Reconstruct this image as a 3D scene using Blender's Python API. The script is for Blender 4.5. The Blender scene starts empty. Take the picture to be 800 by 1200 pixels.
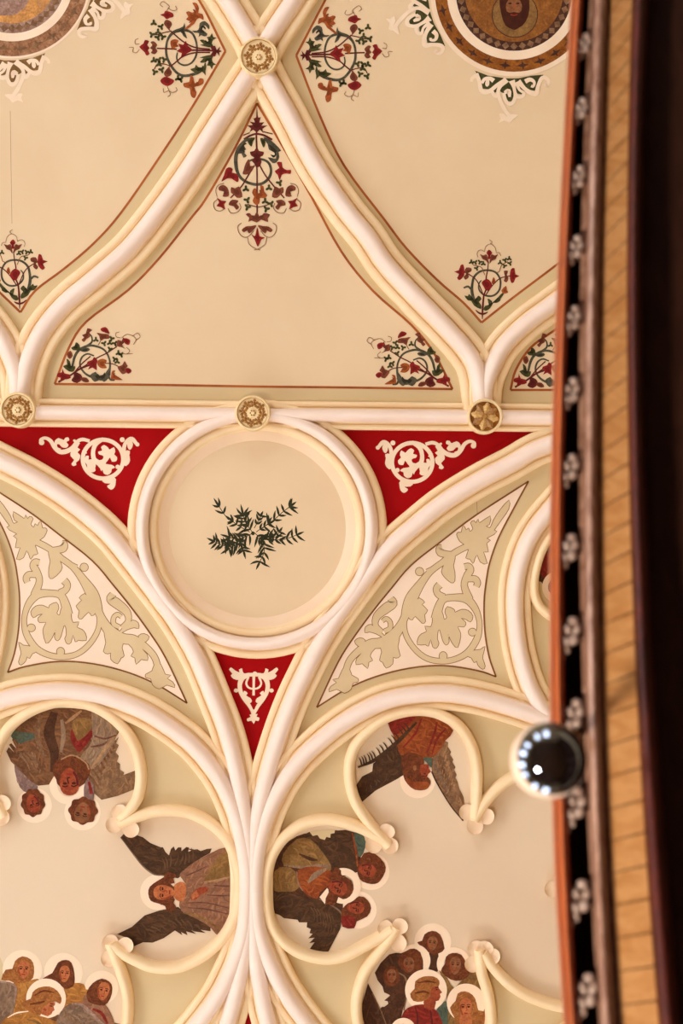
import bpy, math, random
from mathutils import Vector
from mathutils.geometry import tessellate_polygon

# ------------------------------------------------------------------ camera, light
scene = bpy.context.scene
C = scene.collection
CAMZ, D, F = 1.5, 10.0, 2000.0          # eye height, eye-to-ceiling distance, focal length in px (800x1200 frame)
HC = CAMZ + D                           # ceiling height
cam_d = bpy.data.cameras.new('camera')
cam_d.sensor_fit = 'VERTICAL'; cam_d.sensor_height = 36.0; cam_d.lens = 36.0 * F / 1200.0
cam_d.dof.use_dof = True; cam_d.dof.focus_distance = D - 0.03; cam_d.dof.aperture_fstop = 3.6
cam = bpy.data.objects.new('camera', cam_d); C.objects.link(cam)
cam.location = (0, 0, CAMZ); cam.rotation_euler = (0, math.pi, 0)     # looking straight up
scene.camera = cam

def lin(c):
    return tuple(((v / 255) / 12.92 if v / 255 <= .04045 else ((v / 255 + .055) / 1.055) ** 2.4) for v in c)

world = bpy.data.worlds.new('world'); scene.world = world; world.use_nodes = True
world.node_tree.nodes['Background'].inputs[0].default_value = (1.0, .9, .78, 1)
world.node_tree.nodes['Background'].inputs[1].default_value = 0.35
vs = scene.view_settings
vs.view_transform = 'Standard'; vs.look = 'None'; vs.gamma = 1.0; vs.use_curve_mapping = False
vs.exposure = -0.01

def area(name, loc, target, size, size_y, power, col):
    l = bpy.data.lights.new(name, 'AREA'); l.shape = 'RECTANGLE'; l.size = size; l.size_y = size_y
    l.energy = power; l.color = col
    o = bpy.data.objects.new(name, l); C.objects.link(o); o.location = loc
    o.rotation_euler = (Vector(target) - Vector(loc)).to_track_quat('-Z', 'Y').to_euler()
    return o
# tall windows of the hall (image left / top) and an added fill light near the floor
DAY = (.955, .985, 1.06)
WIN_L = (-6.0, -2.0, 2.0, 6.0); WIN_E = (0.5, 4.5)          # window centres along the side wall and the end walls
for y, e in zip(WIN_L, (170, 170, 170, 160)): area('window_light', (8.78, y, 5.3), (8.0, y, 5.75), 1.6, 4.4, e, DAY)
for x in WIN_E:
    area('end_window_light', (x, 9.78, 5.3), (x, 9.0, 5.75), 1.6, 4.4, 130, DAY)
    area('front_window_light', (x, -9.78, 5.3), (x, -9.0, 5.75), 1.6, 4.4, 165, DAY)
area('gallery_fill_light', (2.3, -1.9, 1.2), (-.6, -.2, 4.5), .5, .5, 250, (1.0, .88, .74))  # no real fitting: added to brighten the gallery underside

# ------------------------------------------------------------------ materials
MATS = {}; TINT = {}
def mat(name, c1, c2=None, scale=6.0, rough=.85, detail=4.0, stretch=None, bump=0.0, bscale=60.0, metal=0.0, spec=.12, lo=.38, hi=.62, c3=None, mottle=0.0):
    if name in MATS: return MATS[name]
    m = bpy.data.materials.new(name); m.use_nodes = True; TINT[name] = c1
    nt = m.node_tree; N = nt.nodes; L = nt.links
    b = N['Principled BSDF']
    b.inputs['Roughness'].default_value = rough; b.inputs['Metallic'].default_value = metal
    b.inputs['Specular IOR Level'].default_value = spec
    tc = N.new('ShaderNodeTexCoord'); mp = N.new('ShaderNodeMapping')
    L.new(tc.outputs['Object'], mp.inputs[0])
    if stretch: mp.inputs['Scale'].default_value = stretch
    nz = N.new('ShaderNodeTexNoise'); nz.inputs['Scale'].default_value = scale; nz.inputs['Detail'].default_value = detail
    nz.inputs['Roughness'].default_value = .6; nz.inputs['Distortion'].default_value = .4
    L.new(mp.outputs[0], nz.inputs['Vector'])
    r = N.new('ShaderNodeValToRGB'); e = r.color_ramp.elements
    a = lin(c1); d = lin(c2) if c2 else tuple(v * .93 for v in a)
    e[0].position = lo; e[0].color = (*a, 1); e[1].position = hi; e[1].color = (*d, 1)
    if c3:
        q = e.new(hi + .12); q.color = (*lin(c3), 1)
    L.new(nz.outputs['Fac'], r.inputs[0]); L.new(r.outputs[0], b.inputs['Base Color'])
    if bump:
        n2 = N.new('ShaderNodeTexNoise'); n2.inputs['Scale'].default_value = bscale; n2.inputs['Detail'].default_value = 3
        L.new(tc.outputs['Object'], n2.inputs['Vector'])
        bp = N.new('ShaderNodeBump'); bp.inputs['Strength'].default_value = bump; bp.inputs['Distance'].default_value = .004
        L.new(n2.outputs['Fac'], bp.inputs['Height']); L.new(bp.outputs[0], b.inputs['Normal'])
    if mottle:
        n3 = N.new('ShaderNodeTexNoise'); n3.inputs['Scale'].default_value = 75; n3.inputs['Detail'].default_value = 5; n3.inputs['Roughness'].default_value = .7
        L.new(mp.outputs[0], n3.inputs['Vector'])
        mr = N.new('ShaderNodeMapRange'); mr.inputs['From Min'].default_value = .3; mr.inputs['From Max'].default_value = .7
        mr.inputs['To Min'].default_value = 1 - mottle; mr.inputs['To Max'].default_value = 1 + mottle
        L.new(n3.outputs['Fac'], mr.inputs['Value'])
        vm = N.new('ShaderNodeVectorMath'); vm.operation = 'SCALE'
        L.new(r.outputs[0], vm.inputs[0]); L.new(mr.outputs[0], vm.inputs['Scale']); L.new(vm.outputs[0], b.inputs['Base Color'])
    MATS[name] = m
    return m

M_SAGE = mat('sage_plaster', (218, 194, 150), (213, 188, 144), 1.2, bump=.05)
M_TAN = mat('tan_plaster', (231, 204, 166), (226, 198, 160), 1.0, bump=.05)
M_ROSE = mat('rosette_plaster', (229, 205, 174), (225, 199, 168), 1.0, bump=.05)
M_ROLL = mat('pale_plaster_roll', (250, 230, 216), (247, 225, 209), 3.0, bump=.06, rough=.7)
M_CREAM = mat('cream_plaster', (252, 226, 184), (249, 219, 174), 3.0, bump=.06, rough=.75)
M_PEACH = mat('peach_plaster', (246, 218, 186), (243, 212, 178), 3.0, bump=.06, rough=.75)
M_RED = mat('crimson_paint', (166, 3, 8), (154, 2, 6), 2.0, rough=.8)
M_LINE = mat('rust_line_paint', (176, 98, 48), (152, 76, 36), 5.0)
M_BLINE = mat('brown_line_paint', (142, 90, 42), (126, 76, 34), 5.0)
M_STENCIL = mat('stencil_cream_paint', (245, 222, 194), (240, 214, 184), 6.0)
M_BLUSH = mat('blush_cream_paint', (246, 222, 198), (242, 216, 190), 2.0)
M_SAGELEAF = mat('sage_leaf_paint', (221, 195, 153), (216, 189, 147), 5.0)
M_THIN = mat('leaf_outline_paint', (146, 108, 68), (132, 94, 56), 8.0)
M_SLATE = mat('slate_green_paint', (66, 63, 50), (92, 84, 66), 30.0)
M_GREEN = mat('dark_green_paint', (58, 58, 30), (80, 76, 42), 30.0)
M_FRED = mat('flower_red_paint', (146, 38, 34), (120, 28, 28), 30.0)
M_RUST = mat('rust_brown_paint', (130, 70, 48), (106, 50, 38), 30.0)
M_ORANGE = mat('orange_leaf_paint', (168, 88, 42), (140, 64, 34), 30.0)
M_MAROON = mat('maroon_paint', (104, 38, 32), (84, 32, 28), 30.0)
M_TENDRIL = mat('tendril_paint', (136, 82, 52), (116, 66, 42), 20.0)
M_GOLD = mat('gilded_relief', (186, 132, 58), (136, 84, 30), 60.0, rough=.45, spec=.5, c3=(222, 178, 104))
M_GOLDL = mat('pale_gilding', (226, 186, 116), (190, 142, 74), 60.0, rough=.45, spec=.4)
M_BOSS = mat('boss_cream', (246, 222, 176), (238, 208, 154), 30.0, rough=.6)
M_HALO = mat('halo_cream_paint', (248, 222, 192), (246, 216, 184), 4.0)
M_NEEDLE = mat('yew_green_paint', (44, 45, 28), (58, 56, 36), 40.0)
M_WINGD = mat('dark_wing_paint', (86, 58, 38), (62, 42, 28), 14.0, c3=(108, 80, 54), stretch=(1, 2, 1), mottle=.32)
M_WINGM = mat('taupe_wing_paint', (140, 104, 74), (112, 80, 54), 20.0, c3=(166, 132, 100), mottle=.32)
M_WINGG = mat('grey_wing_paint', (136, 108, 86), (112, 86, 66), 12.0, c3=(158, 134, 116), mottle=.32)
M_BROWN = mat('umber_robe_paint', (124, 84, 54), (96, 62, 40), 10.0, c3=(146, 106, 74), mottle=.32)
M_DUSK = mat('dusky_robe_paint', (84, 52, 34), (66, 40, 26), 10.0, c3=(106, 70, 46), mottle=.32)
M_MAUVE = mat('mauve_robe_paint', (146, 102, 76), (128, 84, 60), 9.0, stretch=(1, 5, 1), c3=(166, 124, 98), mottle=.32)
M_FOLD = mat('fold_shade_paint', (112, 72, 56), (98, 60, 46), 14.0, mottle=.32)
M_FOLDL = mat('fold_light_paint', (172, 130, 92), (158, 114, 76), 14.0, mottle=.32)
M_WINGF = mat('feather_stroke_paint', (104, 74, 50), (86, 60, 40), 20.0)
M_GREY = mat('grey_drapery_paint', (150, 120, 92), (126, 98, 76), 12.0, stretch=(3, 1, 1), c3=(170, 142, 116), mottle=.32)
M_LAV = mat('lavender_sleeve_paint', (140, 110, 100), (120, 92, 84), 14.0, mottle=.32)
M_REDR = mat('red_robe_paint', (136, 46, 34), (112, 34, 28), 12.0, c3=(166, 66, 46), mottle=.32)
M_ORR = mat('orange_robe_paint', (152, 78, 38), (120, 54, 28), 9.0, c3=(168, 98, 52), mottle=.32)
M_TEAL = mat('teal_cloth_paint', (74, 86, 72), (92, 96, 76), 12.0, mottle=.32)
M_GOLDR = mat('ochre_robe_paint', (176, 120, 58), (156, 98, 46), 10.0, c3=(190, 138, 76), mottle=.32)
M_OLIVE = mat('olive_robe_paint', (142, 104, 58), (118, 84, 46), 10.0, mottle=.32)
M_HAIR = mat('chestnut_hair_paint', (116, 62, 34), (88, 44, 26), 26.0, c3=(140, 84, 46), mottle=.32)
M_HAIRL = mat('auburn_hair_paint', (164, 104, 54), (138, 80, 40), 24.0, c3=(182, 126, 70), mottle=.32)
M_SKIN = mat('flesh_paint', (188, 112, 68), (172, 92, 54), 22.0, c3=(200, 132, 86), mottle=.32)
M_SKINR = mat('ruddy_flesh_paint', (158, 76, 46), (138, 58, 36), 22.0, c3=(174, 96, 60), mottle=.32)
M_SKIND = mat('shaded_flesh_paint', (142, 92, 58), (122, 74, 46), 22.0, mottle=.32)
M_DARK = mat('dark_feature_paint', (74, 36, 24), (64, 30, 20), 20.0)
M_LIP = mat('lip_paint', (148, 52, 38), (136, 44, 34), 20.0)
M_MARB = mat('mottled_band_paint', (172, 126, 92), (132, 86, 58), 26.0, c3=(190, 150, 120), mottle=.32)
M_BAND = mat('gilt_band_paint', (152, 92, 36), (120, 66, 26), 18.0, c3=(172, 112, 48), mottle=.32)
M_DIA = mat('dark_band_paint', (82, 52, 40), (66, 40, 32), 18.0)
M_GRND = mat('golden_ground_paint', (150, 96, 44), (126, 76, 36), 14.0, c3=(170, 116, 58), mottle=.32)
M_LILAC = mat('lilac_ground_paint', (168, 136, 120), (140, 104, 88), 22.0, c3=(188, 160, 146), mottle=.32)
M_OCHRE = mat('pale_ochre_paint', (210, 150, 84), (186, 130, 76), 16.0, c3=(176, 142, 116), mottle=.32)
M_WOOD = mat('varnished_orange_wood', (184, 84, 28), (150, 58, 18), 14.0, rough=.3, spec=.4, stretch=(6, .6, 6), c3=(204, 108, 44))
M_WOODM = mat('varnished_brown_wood', (178, 138, 116), (132, 92, 72), 14.0, rough=.25, spec=.5, stretch=(6, .6, 6))
M_BOARD = mat('honey_board_wood', (230, 172, 112), (212, 150, 90), 10.0, rough=.4, stretch=(2, 4, 2))
M_WOODR = mat('dark_red_wood', (84, 30, 18), (60, 20, 12), 14.0, rough=.4, spec=.2, stretch=(6, .6, 6))
M_WOODK = mat('black_brown_wood', (62, 36, 25), (50, 27, 18), 8.0, rough=.5, stretch=(4, .6, 4))
M_CARVE = mat('silvered_carving', (206, 184, 172), (158, 128, 112), 40.0, rough=.22, spec=.7, c3=(226, 212, 204))
M_SILVER = mat('mirror_silver', (128, 136, 150), (118, 126, 140), 3.0, rough=.05, metal=1.0)
M_BRASS = mat('brass_fitting', (150, 110, 60), (130, 92, 48), 20.0, rough=.35, metal=1.0)
M_FLOOR = mat('floor_boards', (96, 66, 46), (76, 50, 34), 3.0, rough=.5, stretch=(5, .5, 1))
M_WALL = mat('hall_wall_plaster', (214, 190, 152), (206, 180, 142), 1.0)

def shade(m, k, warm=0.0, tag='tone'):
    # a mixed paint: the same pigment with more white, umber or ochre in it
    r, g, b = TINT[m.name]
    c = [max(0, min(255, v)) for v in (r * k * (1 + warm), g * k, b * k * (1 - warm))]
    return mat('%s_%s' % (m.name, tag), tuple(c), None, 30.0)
def glow(name, col, strength, base=(240, 225, 205)):
    m = bpy.data.materials.new(name); m.use_nodes = True
    b = m.node_tree.nodes['Principled BSDF']
    b.inputs['Base Color'].default_value = (*lin(base), 1); b.inputs['Roughness'].default_value = .2
    b.inputs['Emission Color'].default_value = (*col, 1); b.inputs['Emission Strength'].default_value = strength
    return m
M_OPAL = glow('lit_opal_glass', (1.0, .80, .64), .22, (205, 178, 155))
M_PANE = glow('daylight_pane', (.82, .9, 1.0), 6.0)

# ------------------------------------------------------------------ helpers
def W(px, py, h=0.0):
    k = (D - h) / F
    return Vector((-(px - 400) * k, (600 - py) * k, HC - h))
WL = {}
def props(o, label=None, cat=None, group=None, kind=None):
    if label: o['label'] = label
    if cat: o['category'] = cat
    if group: o['group'] = group
    if kind: o['kind'] = kind
    return o
def thing(name, label, cat, px, py, group=None, loc=None):
    o = bpy.data.objects.new(name, None); C.objects.link(o)
    o.empty_display_size = .05
    p = loc if loc is not None else W(px, py, 0)
    o.location = p; WL[o.name] = Vector(p)
    return props(o, label, cat, group)
def mesh(name, verts, faces, m, parent=None, smooth=False, angle=40, mats=None):
    if parent is not None: org = WL[parent.name]
    else:
        org = sum((Vector(v) for v in verts), Vector()) / len(verts)
    me = bpy.data.meshes.new(name)
    me.from_pydata([Vector(v) - org for v in verts], [], faces)
    me.materials.append(m)
    me.validate(); me.update()
    import bmesh
    bm = bmesh.new(); bm.from_mesh(me); bmesh.ops.recalc_face_normals(bm, faces=bm.faces); bm.to_mesh(me); bm.free()
    if smooth:
        me.shade_smooth(); me.set_sharp_from_angle(angle=math.radians(angle))
    o = bpy.data.objects.new(name, me); C.objects.link(o)
    if parent is not None: o.parent = parent
    else: o.location = org
    WL[o.name] = Vector(org)
    return o
def cat_rom(pts, n=4, closed=False):
    P = [tuple(p) for p in pts]; k = len(P); out = []
    if k < 3: return P
    for i in range(k if closed else k - 1):
        p1, p2 = P[i], P[(i + 1) % k]
        p0 = P[i - 1] if (closed or i > 0) else tuple(2 * a - b for a, b in zip(p1, p2))
        p3 = P[(i + 2) % k] if (closed or i + 2 < k) else tuple(2 * a - b for a, b in zip(p2, p1))
        for j in range(n):
            t = j / n
            out.append(tuple(.5 * (2 * b + (c - a) * t + (2 * a - 5 * b + 4 * c - d) * t * t + (3 * b - a - 3 * c + d) * t ** 3) for a, b, c, d in zip(p0, p1, p2, p3)))
    if not closed: out.append(P[-1])
    return out
def prism_data(pts, h0, h1):
    n = len(pts)
    v = [W(x, y, h1) for x, y in pts] + [W(x, y, h0) for x, y in pts]
    tris = tessellate_polygon([[Vector((x, y, 0)) for x, y in pts]])
    f = [tuple(t) for t in tris]
    f += [(i, (i + 1) % n, n + (i + 1) % n, n + i) for i in range(n)]
    return v, f
BASE = .0014
def lift(parent, h0, h1): return (h0, h1 * .2) if parent is ceiling else (h0 + BASE, h1 * .16 + BASE)
def poly(name, pts, m, parent, h1=.004, h0=0.0, smooth=0):
    h0, h1 = lift(parent, h0, h1)
    if smooth: pts = cat_rom(pts, smooth, True)
    v, f = prism_data(pts, h0, h1)
    return mesh(name, v, f, m, parent)
def ribbon_pts(pts, w, n=4, closed=False):
    if not isinstance(w, (list, tuple)): w = [w] * len(pts)
    q = cat_rom([(x, y, a) for (x, y), a in zip(pts, w)], n, closed)
    L, R = [], []
    k = len(q)
    for i, (x, y, a) in enumerate(q):
        x0, y0, _ = q[(i - 1) % k] if (closed or i) else q[0]
        x1, y1, _ = q[(i + 1) % k] if (closed or i < k - 1) else q[-1]
        dx, dy = x1 - x0, y1 - y0; l = math.hypot(dx, dy) or 1
        nx, ny = -dy / l, dx / l
        L.append((x + nx * a / 2, y + ny * a / 2)); R.append((x - nx * a / 2, y - ny * a / 2))
    return L, R
def ribbon(name, pts, w, m, parent, h1=.004, h0=0.0, n=4, closed=False):
    h0, h1 = lift(parent, h0, h1)
    L, R = ribbon_pts(pts, w, n, closed)
    k = len(L)
    v = [W(*p, h1) for p in L] + [W(*p, h1) for p in R] + [W(*p, h0) for p in L] + [W(*p, h0) for p in R]
    f = []
    for i in range(k if closed else k - 1):
        j = (i + 1) % k
        f += [(i, j, k + j, k + i), (i, j, 2 * k + j, 2 * k + i), (k + i, k + j, 3 * k + j, 3 * k + i)]
    if not closed:
        f += [(0, k, 3 * k, 2 * k), (k - 1, 2 * k - 1, 4 * k - 1, 3 * k - 1)]
    return mesh(name, v, f, m, parent)
def ell(cx, cy, rx, ry=None, rot=0, n=20):
    ry = ry or rx; c, s = math.cos(math.radians(rot)), math.sin(math.radians(rot)); o = []
    for i in range(n):
        a = 2 * math.pi * i / n; x, y = rx * math.cos(a), ry * math.sin(a)
        o.append((cx + x * c - y * s, cy + x * s + y * c))
    return o
def annulus(name, cx, cy, r0, r1, m, parent, h1=.004, h0=0.0, a0=0, a1=360, n=40):
    pts = [(cx + (r0 + r1) / 2 * math.cos(math.radians(a0 + (a1 - a0) * i / n)), cy + (r0 + r1) / 2 * math.sin(math.radians(a0 + (a1 - a0) * i / n))) for i in range(n + (a1 - a0 < 360))]
    return ribbon(name, pts, r1 - r0, m, parent, h1, h0, 1, a1 - a0 >= 360)
class Cv:                                # zoomed-view coordinates -> photo pixels (-> mirrored photo pixels)
    def __init__(s, ox, oy, k, T=None): s.o = (ox, oy); s.k = k; s.T = T or (lambda x, y: (x, y))
    def __call__(s, pts): return [s.T(s.o[0] + x / s.k, s.o[1] + y / s.k) for x, y in pts]
    def p(s, x, y): return s.T(s.o[0] + x / s.k, s.o[1] + y / s.k)
    def w(s, w): return [a / s.k for a in w] if isinstance(w, (list, tuple)) else w / s.k

# ------------------------------------------------------------------ setting: hall shell
def box(name, lo, hi, m, parent=None):
    x0, y0, z0 = lo; x1, y1, z1 = hi
    v = [(x, y, z) for x in (x0, x1) for y in (y0, y1) for z in (z0, z1)]
    f = [(0, 1, 3, 2), (4, 5, 7, 6), (0, 1, 5, 4), (2, 3, 7, 6), (0, 2, 6, 4), (1, 3, 7, 5)]
    return mesh(name, v, f, m, parent)
XR, XL, Y0, Y1 = -4.5, 9.0, -10.0, 10.0
ceiling = props(box('ceiling', (XR, Y0, HC), (XL, Y1, HC + .25), M_SAGE), 'flat sage-coloured plaster ceiling with painted panels between ribs', kind='structure')
props(box('floor', (XR, Y0, -.2), (XL, Y1, 0), M_FLOOR), 'dark boarded hall floor', kind='structure')
for nm, lo, hi in (('wall_left', (XL, Y0, 0), (XL + .3, Y1, HC)), ('wall_right', (XR - .3, Y0, 0), (XR, Y1, HC)),
                   ('wall_back', (XR, Y1, 0), (XL, Y1 + .3, HC)), ('wall_front', (XR, Y0 - .3, 0), (XL, Y0, HC))):
    w_ = props(box(nm, lo, hi, M_WALL), 'plain cream plastered hall wall', kind='structure')
    if nm == 'wall_right':
        for k in range(10): box('reflection_dark_panel', (XR + .001, Y0 + 2 * k + .03, .05), (XR + .04, Y0 + 2 * k + 1.97, 4.35), M_WOODK, w_)  # added out of view to darken what the silver bulb reflects
wn = 0
def window(cx, cy, ax):
    global wn
    wn += 1
    d = .05
    def bx(nm, u0, u1, z0, z1, t0, t1, m, par=None):
        if ax == 'x': return box(nm, (cx - t1, cy + u0, z0), (cx - t0, cy + u1, z1), m, par)
        s = -1 if cy > 0 else 1
        a, b = sorted((cy + s * t0, cy + s * t1))
        return box(nm, (cx + u0, a, z0), (cx + u1, b, z1), m, par)
    fr = bx('window_%d' % wn, -.85, .85, 2.95, 3.05, .001, .16, M_CREAM)
    props(fr, 'tall hall window with cream frame and bright daylight panes', kind='structure')
    for u in (-.85, -.03, .79): bx('window_frame', u, u + .06, 3.05, 7.6, .001, .10, M_CREAM, fr)
    for z in (4.5, 6.0, 7.5): bx('glazing_bar', -.85, .85, z, z + .06, .001, .09, M_CREAM, fr)
    for u0, u1 in ((-.79, -.03), (.03, .79)):
        for z0, z1 in ((3.05, 4.5), (4.56, 6.0), (6.06, 7.5)): bx('pane', u0, u1, z0, z1, .001, .03, M_PANE, fr)
for y in WIN_L: window(XL, y, 'x')
for x in WIN_E: window(x, Y1, 'y'); window(x, Y0, 'y')

# ------------------------------------------------------------------ painted panels and border lines (parts of the ceiling)
L1R = [(264, 60), (226, 124), (187, 184), (142, 249), (110, 285), (75, 315), (41, 341)]
L1 = [(24, -246), (41, -221), (75, -195), (110, -165), (142, -129), (187, -64), (232, -2)] + L1R + [(24, 366), (0, 343), (-28, 316)] + [(48 - x, y) for x, y in reversed(L1R[:-2])] + [(-184, -2), (-139, -64), (-94, -129), (-62, -165), (-27, -195), (7, -221)]
L2 = [(560, -232), (530, -208), (478, -155), (440, -100), (412, -56), (381, 0), (347, 65), (374, 134), (403, 194), (450, 257), (476, 291), (512, 328), (543, 355), (564, 378), (602, 348), (651, 311), (700, 272), (760, 190)]
L3 = [(301, 121), (329, 168), (365, 231), (400, 295), (437, 341), (482, 381), (509, 415), (530, 456), (400, 454), (300, 453), (180, 451), (64, 450), (81, 407), (101, 377), (150, 340), (187, 302), (225, 254), (241, 233), (274, 176)]
L4 = [(598, 457), (604, 434), (621, 408), (648, 388), (700, 352), (760, 300), (800, 457)]
L5 = [(-14, 449), (-20, 425), (-36, 398), (-60, 377), (-108, 340), (-145, 302), (-183, 254), (-199, 233), (-232, 176), (-259, 121), (-300, 190), (-358, 295), (-440, 381), (-488, 450), (-250, 450)]
poly('panel', L1, M_TAN, ceiling, .003)
poly('panel', L2 + [(760, -232)], M_TAN, ceiling, .003)
for L in (L3, L4, L5): poly('panel', L, M_TAN, ceiling, .003)
def line(pts, w=2.6, m=None, closed=False, parent=None, h=.006):
    # straight runs between the traced points keep corners crisp
    q = []
    n = len(pts)
    for i in range(n if closed else n - 1):
        a, b = pts[i], pts[(i + 1) % n]
        q.append(a); q.append((a[0] + (b[0] - a[0]) * .5, a[1] + (b[1] - a[1]) * .5))
    if not closed: q.append(pts[-1])
    return ribbon('border_line', q, w, m or M_LINE, parent or ceiling, h, 0, 1, closed)
def smooth_runs(pts, corners, closed=False):
    idx = [i for i, p in enumerate(pts) if p in corners]
    if closed:
        pts = pts[idx[0]:] + pts[:idx[0]] + [pts[idx[0]]]
    idx = sorted(set([0] + [i for i, p in enumerate(pts) if p in corners] + [len(pts) - 1]))
    return [cat_rom(pts[a:b + 1], 4) for a, b in zip(idx, idx[1:])]
for L, cs, cl in ((L1, [(264, 60), (24, 366), (-216, 60), (24, -246)], True), (L2, [(347, 65), (564, 378)], False), (L3, [(301, 121), (530, 456), (64, 450)], True),
                  (L4, [(598, 457), (800, 457)], True), (L5, [(-14, 449), (-488, 450), (-259, 121)], True)):
    for run in smooth_runs(L, cs, cl):
        ribbon('border_line', run, 2.7, M_LINE, ceiling, .006, 0, 1)
# crimson fields
RL = [(-150, 482), (230, 485), (195, 515), (172, 550), (160, 600), (156, 640), (140, 632), (100, 600), (40, 556), (0, 530), (-60, 508), (-150, 500)]
RR = [(370, 487), (790, 493), (700, 512), (640, 520), (590, 545), (540, 575), (470, 628), (446, 650), (441, 600), (425, 550), (400, 515)]
RB = [(232, 752), (262, 756), (300, 760), (340, 756), (366, 750), (345, 800), (318, 870), (296, 925), (280, 880), (258, 810)]
for R_ in (RL, RR, RB): poly('crimson_field', R_, M_RED, ceiling, .004)
ROSE_L = [(-4, 1112), (-40, 1127), (-66, 1128), (-102, 1110), (-120, 1093), (-132, 1070), (-137, 1044), (-137, 1018), (-133, 993), (-124, 973), (-109, 955), (-88, 944), (-68, 939.5), (-46, 940), (-22, 946), (4, 955), (-8, 935), (-11, 908), (-6, 880), (8, 855), (28, 838), (52, 827), (80, 822.5), (112, 830), (140, 850), (157, 876), (164, 905), (161, 934), (140, 964), (160, 958), (184, 952), (206, 951.5), (226, 956), (247, 967), (264, 983), (274, 1003), (279, 1026), (279, 1050), (274, 1076), (262, 1099), (245, 1116), (227, 1128), (204, 1136), (178, 1135), (160, 1128), (131, 1108), (134, 1122), (142, 1144), (148, 1165), (149, 1185), (146, 1208), (136, 1232), (116, 1255), (80, 1267), (44, 1262), (18, 1242), (4, 1215), (2, 1180), (8, 1140)]
ROSE_R = [(456, 990), (426, 973), (406, 966), (383, 962), (361, 965), (343, 974), (328, 988), (317, 1007), (312, 1032), (312, 1056), (316, 1080), (326, 1099), (343, 1114), (361, 1122), (383, 1125.5), (404, 1122), (424, 1112), (460, 1091), (442, 1120), (428, 1140), (420, 1162), (417.5, 1183), (420, 1204), (430, 1228), (448, 1250), (472, 1263), (498, 1267), (524, 1263), (548, 1250), (566, 1230), (575, 1204), (575, 1183), (571, 1162), (562, 1118), (578, 1135), (595, 1153), (615, 1167), (639, 1177), (662, 1182), (690, 1180), (720, 1045), (656, 910), (606, 911), (588, 921), (557, 962), (559, 928), (559, 900), (552, 873), (537, 851), (516, 838), (496, 833.5), (474, 835), (452, 842), (434, 855), (418, 872), (410, 893), (410, 918), (417, 942), (430, 962), (442, 977)]
for R_ in (ROSE_L, ROSE_R): poly('panel', R_, M_ROSE, ceiling, .003)
# hairline cracks / canvas seams
for s in ([(12, 130), (13, 200), (14, 262)], [(558, 583), (559, 600), (560, 640), (559, 680)], [(565, 503), (566, 512), (566, 526)]):
    ribbon('canvas_seam', s, .4, M_THIN, ceiling, .0035, 0, 2)

# ------------------------------------------------------------------ ribs
tn = 0
def sweep(name, path, prof, m, parent, href=.10, cap=True):
    k = len(path); v = []; n = len(prof)
    c = [W(x, y, href) for x, y in path]
    for i in range(k):
        a, b = c[max(i - 1, 0)], c[min(i + 1, k - 1)]
        t = (b - a); t.z = 0; t.normalize()
        nr = Vector((-t.y, t.x, 0))
        for (s, h) in prof:
            p = c[i] + nr * s * .005
            v.append((p.x, p.y, HC - h))
    f = [(i * n + j, i * n + j + 1, (i + 1) * n + j + 1, (i + 1) * n + j) for i in range(k - 1) for j in range(n - 1)]
    if cap: f += [tuple(range(n)), tuple((k - 1) * n + j for j in range(n))]
    return mesh(name, v, f, m, parent, True, 50)
def arc(cx, cy, rx, ry, a0, a1, n):
    return [(cx + rx * math.cos(math.radians(a0 + (a1 - a0) * i / n)), cy + ry * math.sin(math.radians(a0 + (a1 - a0) * i / n))) for i in range(n + 1)]
def rib_profiles(Wd, r, dh=0.0):
    # shallow outer bead, hollow, then the big central roll
    br = (Wd - r - 2.5) / 2
    side = [(Wd, 0), (Wd, .022)] + arc(Wd - br, .030, br, .022, -5, 185, 8) + [(r + 1.8, .033), (r + .3, .042)]
    mo = [(-s, h + (dh if h > 0 else 0)) for s, h in side] + [(s, h + (dh if h > 0 else 0)) for s, h in reversed(side)]
    ro = [(-r, .02)] + arc(0, .055 + dh, r, .062, 180, 0, 14) + [(r, .02)]
    return mo, ro
def rib(label, pts, Wd=21, r=9, dh=0.0, step=5):
    global tn
    tn += 1
    path = cat_rom(pts, step)
    mo, ro = rib_profiles(Wd, r, dh)
    o = sweep('trim_%d' % tn, path, mo, M_CREAM, None)
    props(o, label, kind='structure')
    sweep('roll', path, ro, M_ROLL, o)
    return o
def thin_rib(label, pts, Wd=6.6, top=.085):
    global tn
    tn += 1
    path = cat_rom(pts, 5)
    pr = [(-Wd, 0), (-Wd, .03)] + arc(0, .03, Wd, top - .03, 180, 0, 12) + [(Wd, .03), (Wd, 0)]
    o = sweep('trim_%d' % tn, path, pr, M_CREAM, None, .07)
    return props(o, label, kind='structure')
# horizontal rib
rib('straight horizontal plaster rib carrying three gilded bosses', [(-330, 479), (-100, 481.5), (21, 482.5), (150, 484), (296, 485.5), (430, 486.6), (568, 488), (700, 489.4), (900, 491)], 16.5, 7.6, .0)
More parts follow.
